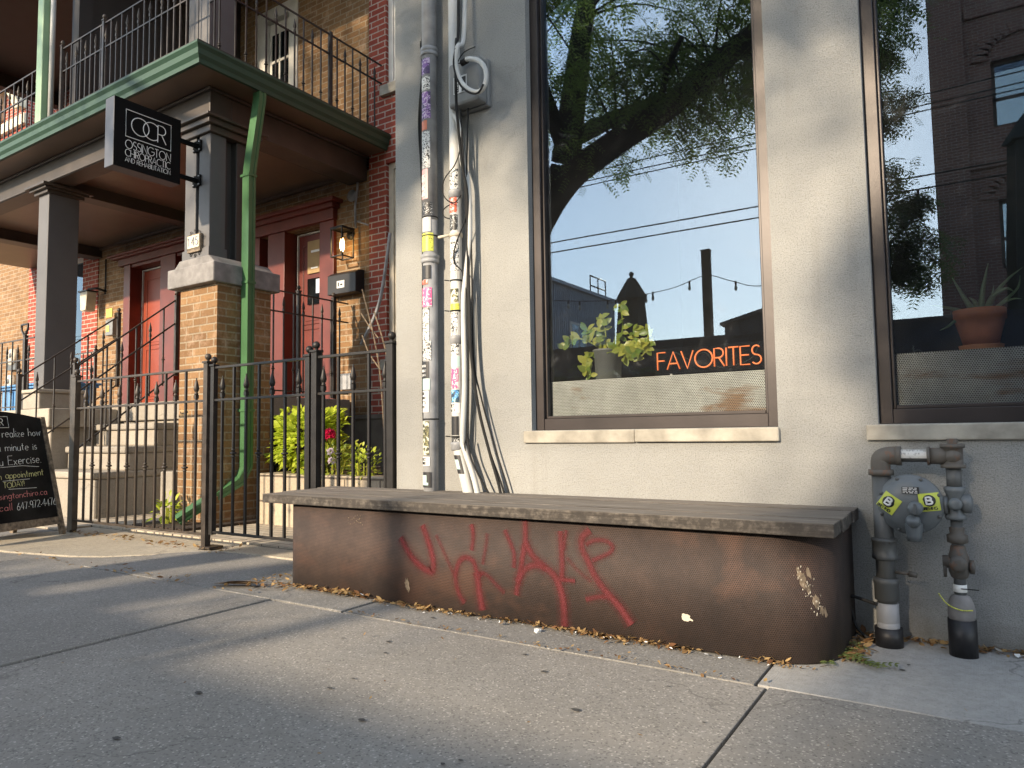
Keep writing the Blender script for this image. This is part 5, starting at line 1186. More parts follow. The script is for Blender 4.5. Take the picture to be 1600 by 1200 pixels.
# ================================================================== HANGING SHOP SIGN
sg = thing('hanging_sign', 'black square shop sign with white lettering on two arms at the grey post', 'sign', (-6.37, .25, 3.3))
m = MB(); m.box(-6.45, -6.302, -.07, .567, 3.288, 3.925); m.build('sign_box', 'sign_side', sg, bevel=.004)
m = MB(); m.box(-6.3018, -6.2985, -.068, .565, 3.29, 3.923); fc = m.build('sign_face', 'sign_black', sg)
m = MB(); X = -6.2975; t_ = .0042
letters(m, 'O', .165, (X, .085, 3.628), (0, 1, 0), (0, 0, 1), t_); letters(m, 'C', .165, (X, .195, 3.628), (0, 1, 0), (0, 0, 1), t_); letters(m, 'R', .165, (X, .335, 3.628), (0, 1, 0), (0, 0, 1), t_, wd=.082)
m.tube([(X, .035, 3.835), (X, .465, 3.835), (X, .465, 3.585), (X, .035, 3.585)], t_, 5, closed=True)
letters(m, 'OSSINGTON', .078, (X, .035, 3.478), (0, 1, 0), (0, 0, 1), .0029, sp=.12, wd=.43); letters(m, 'CHIROPRACTIC', .064, (X, .035, 3.405), (0, 1, 0), (0, 0, 1), .0026, sp=.12, wd=.43); letters(m, 'AND REHABILITATION', .042, (X, .035, 3.352), (0, 1, 0), (0, 0, 1), .0019, sp=.12, wd=.43)
m.build('lettering', 'white_lettering', fc)
m = MB()
for z in (3.76, 3.405): m.box(-6.392, -6.362, .567, .79, z-.02, z+.02); m.box(-6.44, -6.31, .785, .797, z-.055, z+.055)
m.build('mounting_arm', 'sign_black', sg)
m = MB()
for z in (3.76, 3.405):
    for dx in (-.045, .045):
        for dz in (-.04, .04): m.lathe([(.009, 0), (.009, -.008)], (-6.375+dx, .785, z+dz), 'y', 6)
m.build('bolts', 'steel_bolt', sg)

# ================================================================== CHALKBOARD
cb = thing('chalkboard_sign', 'tall black chalkboard sandwich sign with handwriting, leaning by the gate', 'sign', (-7.0, -.4, 0))
Fo = Vector((-6.965, -.075, .0)); U = Vector((-.3, .954, 0)).normalized(); n3 = Vector((.954, .3, 0)).normalized(); W = (Vector((0, 0, 1.07))-n3*.29).normalized(); Nn = U.cross(W).normalized()
if Nn.dot(n3) < 0: Nn = -Nn
Mx = Matrix((U, W, Nn)).transposed().to_4x4(); Mx.translation = Fo
# local: x along U (negative towards viewer's left), y up board, z out of the face
m = MB(); WD = 1.0
m.box(-.04, 0, 0, 1.10, -.02, .02, mat=Mx); m.box(-WD, -WD+.04, 0, 1.10, -.02, .02, mat=Mx); m.box(-WD+.04, -.04, .10, .165, -.015, .015, mat=Mx)
arcp = [(-.04-(WD-.08)*k/12, 1.09+.06*math.sin(PI*k/12)) for k in range(13)]
m2_ = MB(); pts = [(-.04, .165), (-WD+.04, .165)] + arcp[::-1]
vs = [Mx @ Vector((p[0], p[1], z)) for z in (-.008, .006) for p in pts]; k_ = len(pts)
m2_.add(vs, [tuple(range(k_))[::-1], tuple(range(k_, 2*k_))] + [(i, (i+1) % k_, k_+(i+1) % k_, k_+i) for i in range(k_)])
m.build('frame', 'worn_brown_wood', cb, bevel=.003); bd = m2_.build('board', 'chalkboard', cb)
Wb = (Vector((0, 0, 1.07))+n3*-.29); back = Matrix(((-U), (Vector((0, 0, 1.07))+n3*.29).normalized(), (-U).cross((Vector((0, 0, 1.07))+n3*.29).normalized()))).transposed().to_4x4()
back.translation = Fo - n3*.58
m = MB(); m.box(0, .04, 0, 1.1, -.02, .02, mat=back); m.box(WD-.04, WD, 0, 1.1, -.02, .02, mat=back); m.box(.04, WD-.04, .10, 1.05, -.01, .01, mat=back); m.build('rear_leaf', 'worn_brown_wood', cb)
def chalk(t, h, xr_, y, mat, r=.0019, wd=None, rise=.03):
    m = MB(); w_ = wd or text_width(t, h, .14); d = (U+W*rise).normalized()
    o = Fo+U*(xr_-w_)+W*(y)+Nn*.0072
    letters(m, t, h, o, d, W, r, sp=.14, wd=w_, jitter=.05, slant=.08); m.build('chalk_line', mat, bd)
chalk('never realize how', .072, -.07, .905, 'chalk_white', wd=.58)
chalk('long a minute is', .072, -.13, .78, 'chalk_white', wd=.55)
chalk('till you Exercise.', .078, -.11, .655, 'chalk_white', wd=.60)
chalk('Book an appointment', .062, -.11, .535, 'chalk_yellow', wd=.64)
chalk('TODAY!', .048, -.31, .465, 'chalk_yellow', wd=.19)
chalk('www.ossingtonchiro.ca', .055, -.11, .36, 'chalk_pink', wd=.66)
chalk('or call ', .060, -.42, .265, 'chalk_pink', wd=.27)
chalk('647-972-4476', .062, -.035, .265, 'chalk_white', wd=.38)
m = MB(); P_ = lambda a, b: Fo+U*a+W*b+Nn*.0075
m.tube([P_(-.56, 1.095), P_(-.36, 1.10), P_(-.36, 1.00), P_(-.56, .995)], .0026, 5, closed=True); letters(m, 'O', .062, P_(-.535, 1.018), U, W, .0026); letters(m, 'C', .062, P_(-.50, 1.018), U, W, .0026); letters(m, 'R', .062, P_(-.44, 1.018), U, W, .0026)
m.tube([P_(-.50, .645), P_(-.3, .652), P_(-.14, .635)], .002, 5); m.tube([P_(-.50, .525), P_(-.25, .53)], .002, 5); m.tube([P_(-.46, .452), P_(-.2, .446)], .002, 5)
m.build('chalk_line', 'chalk_white', bd)

# ================================================================== BLUE BOX, SHOVEL, PLANTER, PLANTS
bb = thing('recycling_box', 'light blue plastic recycling box beside the left porch column', 'recycling box', (-10.4, 1.3, 1.23))
m = MB(); m.prism([(-11.6, 1.23), (-10.12, 1.23), (-10.08, 1.55), (-11.6, 1.55)], 1.20, 1.70, 'y'); m.build('body', 'blue_plastic', bb, bevel=.01)
m = MB(); m.box(-11.65, -10.03, 1.15, 1.75, 1.55, 1.585); m.box(-11.65, -10.0, 1.12, 1.78, 1.585, 1.615)
for k in range(7): m.box(-11.3+.2*k, -11.22+.2*k, 1.18, 1.2, 1.25, 1.53)
m.build('lid_and_ribs', 'blue_plastic', bb, bevel=.008)
sh = thing('shovel', 'black handled shovel standing upright behind the blue box', 'shovel', (-10.3, .95, 1.6))
m = MB(); hx = -10.40; hz = 2.32; y_ = .97
m.tube(smooth_path([(hx, y_, hz-.12), (hx+.02, y_, 2.0), (hx+.12, y_, 1.6), (hx+.10, y_, 1.25)]), .018, 8); m.build('shaft', 'worn_brown_wood', sh)
m = MB(); m.tube([(hx, y_, hz-.14), (hx-.02, y_, hz-.09), (hx-.085, y_, hz-.02), (hx-.09, y_, hz+.05), (hx+.09, y_, hz+.05), (hx+.085, y_, hz-.02), (hx+.02, y_, hz-.09), (hx, y_, hz-.14)], .014, 8); m.build('grip', 'black_plastic', sh)
for k, (x, z, col) in enumerate(((-15.55, 1.95, 'cream_trim'), (-15.5, 2.45, 'cream_trim'))):
    t = thing('gas_meter', ('lower', 'upper')[k]+' round white meter dial on the far yellow brick wall', 'meter', (x, 2.8, z), 'meter dials on the far wall')
    m = MB(); m.lathe([(.16, 2.95), (.16, 2.85), (.13, 2.84), (.001, 2.84)], (x, 0, z), 'y', 20); m.build('dial', col, t); m = MB(); m.lathe([(.05, 2.839), (.05, 2.835)], (x, 0, z+.03), 'y', 12); m.box(x-.17, x+.17, 2.87, 2.95, z-.25, z-.12); m.build('counter', 'pipe_dark_grey', t)
pb = MB()
prf = [(-5.86, 1.14), (-5.45, 1.14), (-5.40, 1.10), (-3.6, 1.10), (-3.6, 2.2), (-3.8, 2.2), (-3.8, 1.3), (-5.70, 1.3), (-5.70, 2.7), (-5.86, 2.7)]
pb.prism(prf, 0.0, .50, 'z'); tag(pb.build('planter_wall', 'stone_block', bevel=.012), 'low cracked stone planter wall behind the fence', 'planter')
m = MB(); m.box(-5.70, -3.8, 1.3, 2.88, .02, .42); struct(m.build('planting_bed', 'soil'))
m = MB(); m.prism([(-6.75, .42), (-5.95, .42), (-5.80, 1.5), (-6.9, 1.55)], 0.0, .045, 'z'); struct(m.build('flower_bed_soil', 'soil'))
def shrub(name, label, cat, c, r, n, ln, wr, mat, seed, group=None, up=.4, stems=8):
    rr = random.Random(seed); t = thing(name, label, cat, (c[0], c[1], c[2]-r[2]), group)
    m = MB()
    for k in range(n):
        a, b = rr.uniform(0, 2*PI), math.acos(rr.uniform(-1, 1)); q = rr.uniform(.35, 1)**.5
        wob = 1+.25*math.sin(3*a+seed)+.18*math.sin(5*b+seed*2)
        p = Vector((c[0]+r[0]*q*wob*math.sin(b)*math.cos(a), c[1]+r[1]*q*wob*math.sin(b)*math.sin(a), c[2]+r[2]*q*wob*math.cos(b)))
        if p.z < c[2]-r[2]: continue
        out = (p-Vector(c)).normalized()
        d = (out+Vector((rr.uniform(-.6, .6), rr.uniform(-.6, .6), rr.uniform(-.5, .3)+up))).normalized()
        l_ = ln*rr.uniform(.6, 1.25)
        leaf(m, p, d, Vector((rr.uniform(-.5, .5), rr.uniform(-.8, -.1), 1)), l_, l_*wr, 3, .3)
    m.build('foliage', mat, t)
    m = MB()
    for k in range(stems):
        a = rr.uniform(0, 2*PI); m.tube([(c[0]+.05*math.cos(a), c[1]+.05*math.sin(a), c[2]-r[2]-.05), (c[0]+r[0]*.5*math.cos(a), c[1]+r[1]*.5*math.sin(a), c[2]+r[2]*.3)], .006, 5)
    m.build('stems', 'pothos_leaf', t); return t
shrub('coleus_plant', 'bright lime green bushy plant in the stone planter', 'plant', (-5.42, 1.38, .80), (.42, .24, .29), 1600, .082, .62, 'lime_leaf', 5)
shrub('trailing_plant', 'small pale green trailing plant spilling over the planter edge', 'plant', (-4.95, 1.26, .58), (.32, .16, .20), 520, .05, .6, 'pothos_leaf', 8)
shrub('trailing_plant', 'fine yellow green plant just right of the magenta flower', 'plant', (-4.50, 1.22, .55), (.13, .12, .2), 240, .04, .6, 'lime_leaf', 11)
shrub('weed', 'small yellow green weed at the foot of the green downspout', 'plant', (-6.5, .62, .16), (.12, .1, .12), 60, .08, .5, 'lime_leaf', 12)
fl = thing('flower', 'magenta flower head above the lime green plant', 'flower', (-5.02, 1.5, .9)); m = MB(); rr = random.Random(4)
for k in range(90):
    d = Vector((rr.uniform(-1, 1), rr.uniform(-1, .4), rr.uniform(-.4, 1))).normalized(); leaf(m, Vector((-4.90, 1.18, .86))+d*.02, d, (rr.uniform(-1, 1), -1, 1), .045, .036, 3, .3)
m.build('petals', 'magenta_flower', fl); m = MB(); m.tube([(-4.90, 1.18, .85), (-4.92, 1.3, .5)], .006, 5); m.build('stem', 'pothos_leaf', fl)
fl = thing('flower', 'pale lilac flower cluster below the magenta one', 'flower', (-4.9, 1.4, .7)); m = MB()
for cxx, czz in ((-4.82, .71), (-4.95, .60), (-4.80, .63)):
    for k in range(30):
        d = Vector((rr.uniform(-1, 1), rr.uniform(-1, .4), rr.uniform(-.4, 1))).normalized(); leaf(m, Vector((cxx, 1.12, czz))+d*.012, d, (rr.uniform(-1, 1), -1, 1), .026, .022, 3, .3)
m.build('petals', 'pale_flower', fl)
og = thing('ornamental_grass', 'dark clump of fine arching grass against the house foundation', 'grass clump', (-4.4, 2.3, .4)); m = MB()
for k in range(260):
    a = rr.uniform(0, 2*PI); h_ = rr.uniform(.3, .75); s0 = Vector((-4.35+rr.uniform(-.3, .3), 2.3+rr.uniform(-.15, .15), .4)); sp_ = rr.uniform(.1, .5)
    m.tube([s0, s0+Vector((sp_*.4*math.cos(a), sp_*.4*math.sin(a), h_*.6)), s0+Vector((sp_*math.cos(a), sp_*math.sin(a), h_*rr.uniform(.7, 1)))], [.003, .0025, .0008], 3)
m.build('blades', 'grass_blade', og)
dt = thing('dry_twig', 'bare tan twigs standing in front of the narrow cream window frame', 'twig', (-5.2, 2.4, 1.0)); m = MB()
for (a, b_, c_) in (((-5.25, 2.3, .5), (-5.35, 2.3, 1.6), (-5.55, 2.25, 2.45)), ((-5.25, 2.3, .5), (-5.2, 2.3, 1.5), (-5.42, 2.3, 2.2)), ((-5.33, 2.3, 1.55), (-5.5, 2.3, 1.75), (-5.6, 2.3, 1.95)), ((-5.30, 2.3, 1.75), (-5.6, 2.3, 1.76), (-5.9, 2.3, 1.74)), ((-5.36, 2.3, 1.9), (-5.5, 2.3, 2.05), (-5.62, 2.3, 2.2))):
    m.tube(smooth_path([a, b_, c_]), .008, 5)
m.build('stems', 'worn_brown_wood', dt)

# ================================================================== LITTER
rl = random.Random(21); m = MB()
def scatter(n, xf, yf, size, mbx):
    for k in range(n):
        x, y = xf(), yf(); l_ = size*rl.uniform(.5, 1.4); a = rl.uniform(0, 2*PI); z = .004+rl.uniform(0, .012) + (.012 if x < -2.65 and x > -5.1 and y > -.83 else 0)
        leaf(mbx, (x, y, z), (math.cos(a), math.sin(a), rl.uniform(-.1, .3)), (rl.uniform(-.7, .7), rl.uniform(-.7, .7), 1), l_, l_*rl.uniform(.3, .6), 3, rl.uniform(-.5, .5))
for q_ in range(22):
    cx_ = rl.uniform(-3.25, -.55); wd_ = rl.uniform(.04, .2); dp_ = rl.uniform(.008, .03)
    scatter(rl.randint(15, 60), lambda: min(-.5, rl.gauss(cx_, wd_)), lambda: -.578-abs(rl.gauss(0, dp_)), rl.uniform(.014, .034), m)
scatter(260, lambda: rl.uniform(-.56, -.38), lambda: rl.uniform(-.42, -.1), .03, m)
scatter(520, lambda: rl.uniform(-.5, 1.2), lambda: -.004-abs(rl.gauss(0, .026)), .027, m)
scatter(90, lambda: rl.uniform(-3.6, -3.1), lambda: rl.uniform(-.75, -.2), .03, m)
scatter(120, lambda: rl.uniform(-7, -4.6), lambda: rl.gauss(-.0, .06), .035, m)
scatter(60, lambda: rl.uniform(-6.2, -3.2), lambda: rl.gauss(-.82, .03), .03, m)
scatter(120, lambda: rl.uniform(-2.6, -.6), lambda: rl.gauss(-.828, .012), .018, m)
scatter(200, lambda: rl.uniform(-7.0, -5.8), lambda: rl.uniform(.35, 1.5), .05, m)
scatter(40, lambda: rl.uniform(-4, 0), lambda: rl.uniform(-2.5, -.7), .014, m)
tag(m.build('leaf_litter', 'dry_leaf'), 'dry brown leaves and scraps along the foot of the bench and wall', 'leaf litter', kind='stuff')
m = MB()
for k in range(10):
    bx_, by_ = -.46+rl.uniform(-.1, .08), -.33+rl.uniform(-.1, .15); a = rl.uniform(0, 2*PI)
    for j in range(9):
        c_ = Vector((bx_+.02*j*math.cos(a), by_+.02*j*math.sin(a), .012+.004*math.sin(j)))
        for s_ in (-1, 1): leaf(m, c_, (math.cos(a+s_*1.2), math.sin(a+s_*1.2), .2), (0, 0, 1), .028, .012, 3, .2)
m2_ = m; tag(m2_.build('green_leaf_litter', 'green_fallen_leaf'), 'fallen greenish compound leaves at the right end of the bench', 'leaf litter', kind='stuff')
m = MB(); scatter(45, lambda: rl.uniform(-2.9, -.6), lambda: -.60-abs(rl.gauss(0, .03)), .016, m); scatter(10, lambda: rl.uniform(-.2, .4), lambda: -.05, .03, m)
tag(m.build('paper_scraps', 'white_litter'), 'tiny white scraps and butts among the leaves by the bench', 'litter', kind='stuff')
bmx = bmesh.new(); bmesh.ops.create_icosphere(bmx, subdivisions=2, radius=.019)
for v in bmx.verts: v.co *= rl.uniform(.6, 1.15); v.co.z *= .6
me = bpy.data.meshes.new('crumpled_paper'); bmx.to_mesh(me); me.materials.append(MT['white_litter']); o = bpy.data.objects.new('crumpled_paper', me); o.location = (-1.62, -.655, .006); sc.collection.objects.link(o)
tag(o, 'crumpled white paper ball on the ground in front of the bench', 'litter')
m = MB(); 
for k in range(3): leaf(m, (-3.72+.03*k, -.78+.02*k, .014+.004*k), (.9, .25, .05), (0, .1*k, 1), .26, .07, 5, .02)
tag(m.build('flattened_wrapper', 'worn_brown_wood'), 'flattened dark wrapper on the pavement left of the bench', 'litter')
m = MB()
for k, (x, y) in enumerate(((-2.281, -1.151), (-2.081, -1.088), (-1.88, -1.595), (-1.879, -1.485), (-1.984, -1.21), (-2.232, -1.851), (-1.59, -1.734), (-2.83, -1.49), (-2.572, -1.319), (-2.107, -2.191), (-1.201, -1.832), (-1.174, -1.791), (-2.163, -.70), (-1.074, -1.335), (-1.337, -1.081), (-.707, -1.228), (-.238, -.356), (-.253, -.429), (-.9, -1.0), (-1.5, -.95))):
    n_ = 14; rr_ = rl.uniform(.004, .011); a0 = rl.uniform(0, 6); m.add([(x+rr_*(1+rl.uniform(-.25, .25))*math.cos(2*PI*q/n_)*1.3, y+rr_*(1+rl.uniform(-.25, .25))*math.sin(2*PI*q/n_), (.0035 if y > -.83 else .003) if x > -3 else .005) for q in range(n_)], [tuple(range(n_))])
tag(m.build('gum_spots', 'gum_black'), 'flattened dark gum spots on the pavement', 'gum spots', kind='stuff')

# ================================================================== STREET SIDE (mostly seen in the window reflections, casting the dappled light)
import numpy as np
def mass_mesh(name, tv, tf, mats4, mat, parent):
    """many small leaf sprays in one mesh: template verts/faces placed by 4x4 matrices"""
    tv = np.array(tv, float); nv = len(tv); K = len(mats4); Mx_ = np.array(mats4)
    hv = np.concatenate([tv, np.ones((nv, 1))], 1)
    V = np.einsum('kij,nj->kni', Mx_, hv)[:, :, :3].reshape(-1, 3)
    F = (np.array(tf)[None]+np.arange(K)[:, None, None]*nv).reshape(-1, 4)
    me = bpy.data.meshes.new(name); me.vertices.add(len(V)); me.vertices.foreach_set('co', V.ravel())
    me.loops.add(F.size); me.loops.foreach_set('vertex_index', F.ravel().astype(np.int32))
    me.polygons.add(len(F)); me.polygons.foreach_set('loop_start', np.arange(0, F.size, 4, dtype=np.int32))
    me.update(calc_edges=True); me.materials.append(MT[mat])
    o = bpy.data.objects.new(name, me); sc.collection.objects.link(o); o.parent = parent; o.matrix_parent_inverse = pinv(parent); return o
def frond_template(n=5, L_=.16, ll=.045, lw=.014):
    v = []; f = []
    for k in range(n):
        x = L_*(k+1)/n; drop = -.18*x*x/L_
        for s_ in (-1, 1):
            l2 = ll*(1-.35*abs(k/n-.4)); a = Vector((x, 0, drop)); b_ = Vector((x+l2*.45, s_*l2, drop-.2*l2)); p = Vector((lw*.5, -s_*lw*.22, 0))
            i = len(v); v += [a, (a+b_)/2+p, b_, (a+b_)/2-p]; f.append((i, i+1, i+2, i+3))
    i = len(v); v += [Vector((0, -.001, 0)), Vector((L_, -.0008, -.18*L_)), Vector((L_, .0008, -.18*L_)), Vector((0, .001, 0))]; f.append((i, i+1, i+2, i+3))
    return v, f
def rand_mats(pts, rr, s0=.7, s1=1.4, droop=-.35):
    out = []
    for p in pts:
        a = rr.uniform(0, 2*PI); d = Vector((math.cos(a), math.sin(a), rr.uniform(-.8, .3)+droop)).normalized()
        up = Vector((rr.uniform(-.4, .4), rr.uniform(-.4, .4), 1)); y = up.cross(d).normalized(); z = d.cross(y); s_ = rr.uniform(s0, s1)
        m = Matrix((d*s_, y*s_, z*s_)).transposed().to_4x4(); m.translation = p; out.append([list(r_) for r_ in m])
    return out
tv, tf = frond_template()
def tree(name, label, limbs, trunk, clumps, mat, per, seed, bigs=1.0, group=None):
    rr = random.Random(seed); t = thing(name, label, 'tree', (trunk[0][0][0][0], trunk[0][0][0][1], -.1), group)
    m = MB()
    for pts, rad in trunk:
        pp = smooth_path(pts, 6); n_ = len(pp); m.tube([p+Vector((rr.uniform(-.01, .01), rr.uniform(-.01, .01), 0)) for p in pp], [rad[0]+(rad[1]-rad[0])*k/(n_-1) for k in range(n_)], 14)
    m.build('trunk', 'bark', t)
    m = MB(); pos = []
    for pts, rad in limbs:
        pp = smooth_path(pts, 6); n_ = len(pp); m.tube(pp, [rad[0]+(rad[1]-rad[0])*k/(n_-1) for k in range(n_)], 9)
    for (c, r, w_) in clumps:
        c = Vector(c); k_ = int(per*w_)
        # sub-clumps for uneven outline
        subs = [c+Vector((rr.gauss(0, .65)*r[0], rr.gauss(0, .65)*r[1], rr.gauss(0, .5)*r[2])) for _ in range(max(4, int(9*w_)))]
        root = min((p for L_ in limbs for p in smooth_path(L_[0], 3)), key=lambda q: (q-c).length)
        for s_ in subs:
            m.tube(smooth_path([root, (root+s_)/2+Vector((0, 0, .15)), s_], 4), [.018, .004]+[.004]*0 if False else [.02-.016*k/8 for k in range(9)], 5)
        for _ in range(k_):
            s_ = rr.choice(subs); q = Vector((rr.gauss(0, .27)*r[0], rr.gauss(0, .27)*r[1], rr.gauss(0, .26)*r[2]-.05)); pos.append(s_+q)
    m.build('limbs', 'bark', t)
    mass_mesh('crown', tv, tf, rand_mats(pos, rr, .8*bigs, 1.5*bigs), mat, t); return t
lim = [([(-4.5, -4.3, 3.75), (-4.1, -4.3, 4.12), (-3.45, -4.25, 4.38), (-2.75, -4.2, 4.62), (-2.0, -4.2, 5.05), (-1.2, -4.3, 5.5), (-.3, -4.4, 5.9)], (.2, .09)),
       ([(-4.2, -4.3, 4.3), (-4.0, -4.2, 5.2), (-3.7, -4.1, 6.4), (-3.2, -4.0, 7.6)], (.2, .08)),
       ([(-4.4, -4.3, 3.9), (-5.2, -4.0, 4.6), (-6.4, -3.6, 5.3), (-7.6, -3.2, 5.9)], (.15, .05)),
       ([(-4.2, -4.3, 4.4), (-4.0, -3.2, 5.0), (-3.8, -2.2, 5.5), (-3.6, -1.2, 5.8)], (.11, .04)),
       ([(-4.0, -4.3, 4.6), (-3.4, -5.4, 5.3), (-2.8, -6.6, 5.8)], (.12, .04)),
       ([(-2.9, -4.2, 4.6), (-2.5, -3.4, 4.6), (-2.1, -2.7, 4.5)], (.05, .02)), ([(-2.0, -4.2, 5.0), (-1.6, -4.9, 5.0), (-1.1, -5.4, 4.9)], (.05, .02)), ([(-1.3, -4.3, 5.4), (-.9, -3.7, 5.2), (-.6, -3.2, 4.9)], (.04, .015))]
cl = [((-3.5, -4.2, 4.75), (.8, .8, .5), .7), ((-2.7, -4.3, 4.75), (.8, .8, .4), .6), ((-2.0, -3.8, 4.85), (.8, .8, .5), .7), ((-1.6, -4.9, 5.1), (.9, .8, .5), 1.0), ((-.9, -3.9, 5.2), (.7, .7, .5), .7), ((-2.6, -3.3, 4.6), (.6, .6, .4), .5), ((-3.7, -5.3, 5.1), (.9, .8, .6), 1.0),
      ((-2.6, -6.3, 5.6), (1.0, .9, .6), 1.0), ((-3.3, -4.2, 5.9), (1.1, 1.0, .7), .9), ((-2.0, -4.4, 6.1), (1.1, 1.0, .6), .9), ((-3.8, -2.2, 5.4), (1.0, .9, .5), .7), ((-5.4, -3.9, 5.0), (.9, .9, .5), .5), ((-6.8, -3.5, 5.6), (1.1, 1.0, .6), .5), ((-7.8, -3.1, 6.2), (1.0, 1.0, .7), .5), ((-5.4, -4.4, 5.9), (1.2, 1.1, .7), .9), ((-4.2, -4.5, 6.8), (1.4, 1.2, .9), 1.2), ((-.2, -4.6, 6.0), (.8, .8, .5), .6), ((-.55, -5.0, 5.0), (.3, .4, .35), .4), ((-7.5, -4, 8.4), (1.4, 1.1, .9), 3.6), ((-8.6, -3.6, 9.4), (1.4, 1.2, .9), 3.4), ((-5.5, -4.2, 8.6), (1.6, 1.3, 1.0), 2), ((-9.6, -3.8, 7.4), (1.5, 1.2, 1.1), 1.8), ((-10.8, -3.8, 8.6), (1.5, 1.2, 1.1), 1.6), ((-3.2, -4.2, 8.0), (1.6, 1.2, .9), 1.4), ((-1.4, -4.2, 7.2), (1.3, 1.1, .8), 1.2), ((-2.6, -4.2, 5.5), (1.2, .7, .6), 1.0)]
tree('honey_locust', 'large honey locust tree with a slanting limb, reflected in the left window', lim,
     [([(-5.5, -4.25, -.15), (-5.45, -4.28, .4), (-5.35, -4.3, 1.6), (-5.0, -4.3, 2.9), (-4.62, -4.3, 3.6), (-4.2, -4.3, 4.2)], (.28, .21))], cl, 'locust_leaf', 470, 5, 1.1)
tree('street_tree', 'smaller dark leaved tree reflected at the left edge of the right window', [([(-1.35, -8.2, 2.2), (-1.3, -8.2, 3.4), (-1.2, -8.2, 4.6), (-1.25, -8.2, 5.6)], (.07, .03)), ([(-1.3, -8.2, 3.2), (-.8, -8.0, 3.6), (-.5, -7.9, 3.9)], (.03, .012))],
     [([(-1.42, -8.2, -.15), (-1.38, -8.2, 1.2), (-1.35, -8.2, 2.4)], (.09, .07))],
     [((-1.16, -8.2, 3.3), (.55, .7, .5), 1.0), ((-1.1, -8.1, 4.0), (.55, .7, .5), 1.0), ((-1.2, -8.2, 4.8), (.5, .6, .5), 1.0), ((-1.25, -8.2, 5.7), (.45, .6, .5), 1.0), ((-1.15, -8.2, 6.6), (.5, .6, .5), 1.0), ((-1.0, -8.2, 7.4), (.5, .6, .5), .8), ((-.72, -8.0, 3.8), (.25, .4, .35), .45), ((-.72, -8.0, 3.2), (.2, .3, .35), .35), ((-.55, -7.9, 4.1), (.12, .2, .2), .15)], 'dark_leaf', 650, 9, 1.35)
# added hedge with a solid back panel, there to shade the left pavement
t = thing('shade_hedge', 'boxed hedge added at the kerb to shade the left pavement', 'hedge', (-6, -5.0, -.1))
m = MB(); m.box(-7.6, -3.45, -5.35, -4.85, -.14, .45); m.box(-7.6, -3.45, -5.36, -5.32, .45, 1.62); m.build('box', 'dark_timber', t, bevel=.01)
rr = random.Random(2); mass_mesh('foliage', tv, tf, rand_mats([Vector((rr.uniform(-7.55, -3.5), rr.uniform(-5.35, -4.85), rr.uniform(.5, 1.74-.1*rr.random()))) for _ in range(1900)], rr, .8, 1.3, .3), 'dark_leaf', t)
# patio hoarding in the road
t = thing('patio_hoarding', 'low dark navy boarded wall across the street, reflected in both windows', 'hoarding', (-3, -7.35, -.14))
m = MB(); m.box(-16, 3.5, -7.42, -7.36, -.12, 2.27); 
for k in range(82): m.box(-16+k*.238, -16+k*.238+.232, -7.36, -7.345, -.10, 2.25)
m.box(-16, 3.5, -7.45, -7.33, 2.27, 2.31); m.build('boards', 'navy_board', t)
m = MB(); m.tube([(-.62, -7.335, 1.95), (-.62, -7.335, 1.75)], .012, 5)
letters(m, 'SO', .10, (-.52, -7.33, 1.72), (0, 0, 1), (-1, 0, 0), .010); m.build('pale_lettering', 'pipe_grey', t)
m = MB()
for k in range(7): m.box(-1.05+k*.03, -1.035+k*.03, -7.34, -7.33, 1.50+(k % 2)*.03, 1.58)
m.build('pink_mark', 'magenta_flower', t)
# string light post and lights
t = thing('timber_post', 'dark square timber post holding the string lights, reflected in the left window', 'post', (-4.19, -9.6, -.14))
m = MB(); m.box(-4.17, -4.02, -9.7, -9.56, -.14, 4.24); m.build('shaft', 'dark_timber', t, bevel=.006)
m = MB(); m.box(-4.18, -4.01, -9.71, -9.55, 4.24, 4.26); m.build('cap', 'dark_timber', t)
t = thing('string_lights', 'cable of clear festoon bulbs strung from the timber post, reflected in the window', 'string lights', (-5, -9.6, 3.5))
m = MB(); m.tube(smooth_path([(-9.5, -9.6, 4.0), (-7.48, -9.6, 3.677), (-6.763, -9.6, 3.581), (-6.039, -9.6, 3.524), (-5.351, -9.6, 3.545), (-4.697, -9.6, 3.61), (-4.1, -9.6, 3.76), (-3.603, -9.6, 3.584), (-3.042, -9.6, 3.43), (-1.5, -9.6, 3.5)], 5), .008, 6); m.build('cable', 'black_cable', t)
for x, z in ((-7.064, 3.615), (-6.793, 3.557), (-6.153, 3.511), (-5.97, 3.506), (-5.311, 3.54), (-5.165, 3.565), (-4.42, 3.68), (-3.557, 3.57)):
    m = MB(); m.lathe([(.018, z-.06), (.02, z), (.012, z+.02)], (x, -9.6, 0), 'z', 8); s_ = m.build('socket', 'black_cable', t)
    m = MB(); m.lathe([(.004, z-.17), (.024, z-.15), (.03, z-.12), (.022, z-.08), (.014, z-.06)], (x, -9.6, 0), 'z', 10); m.build('bulb', 'clear_bulb', s_)
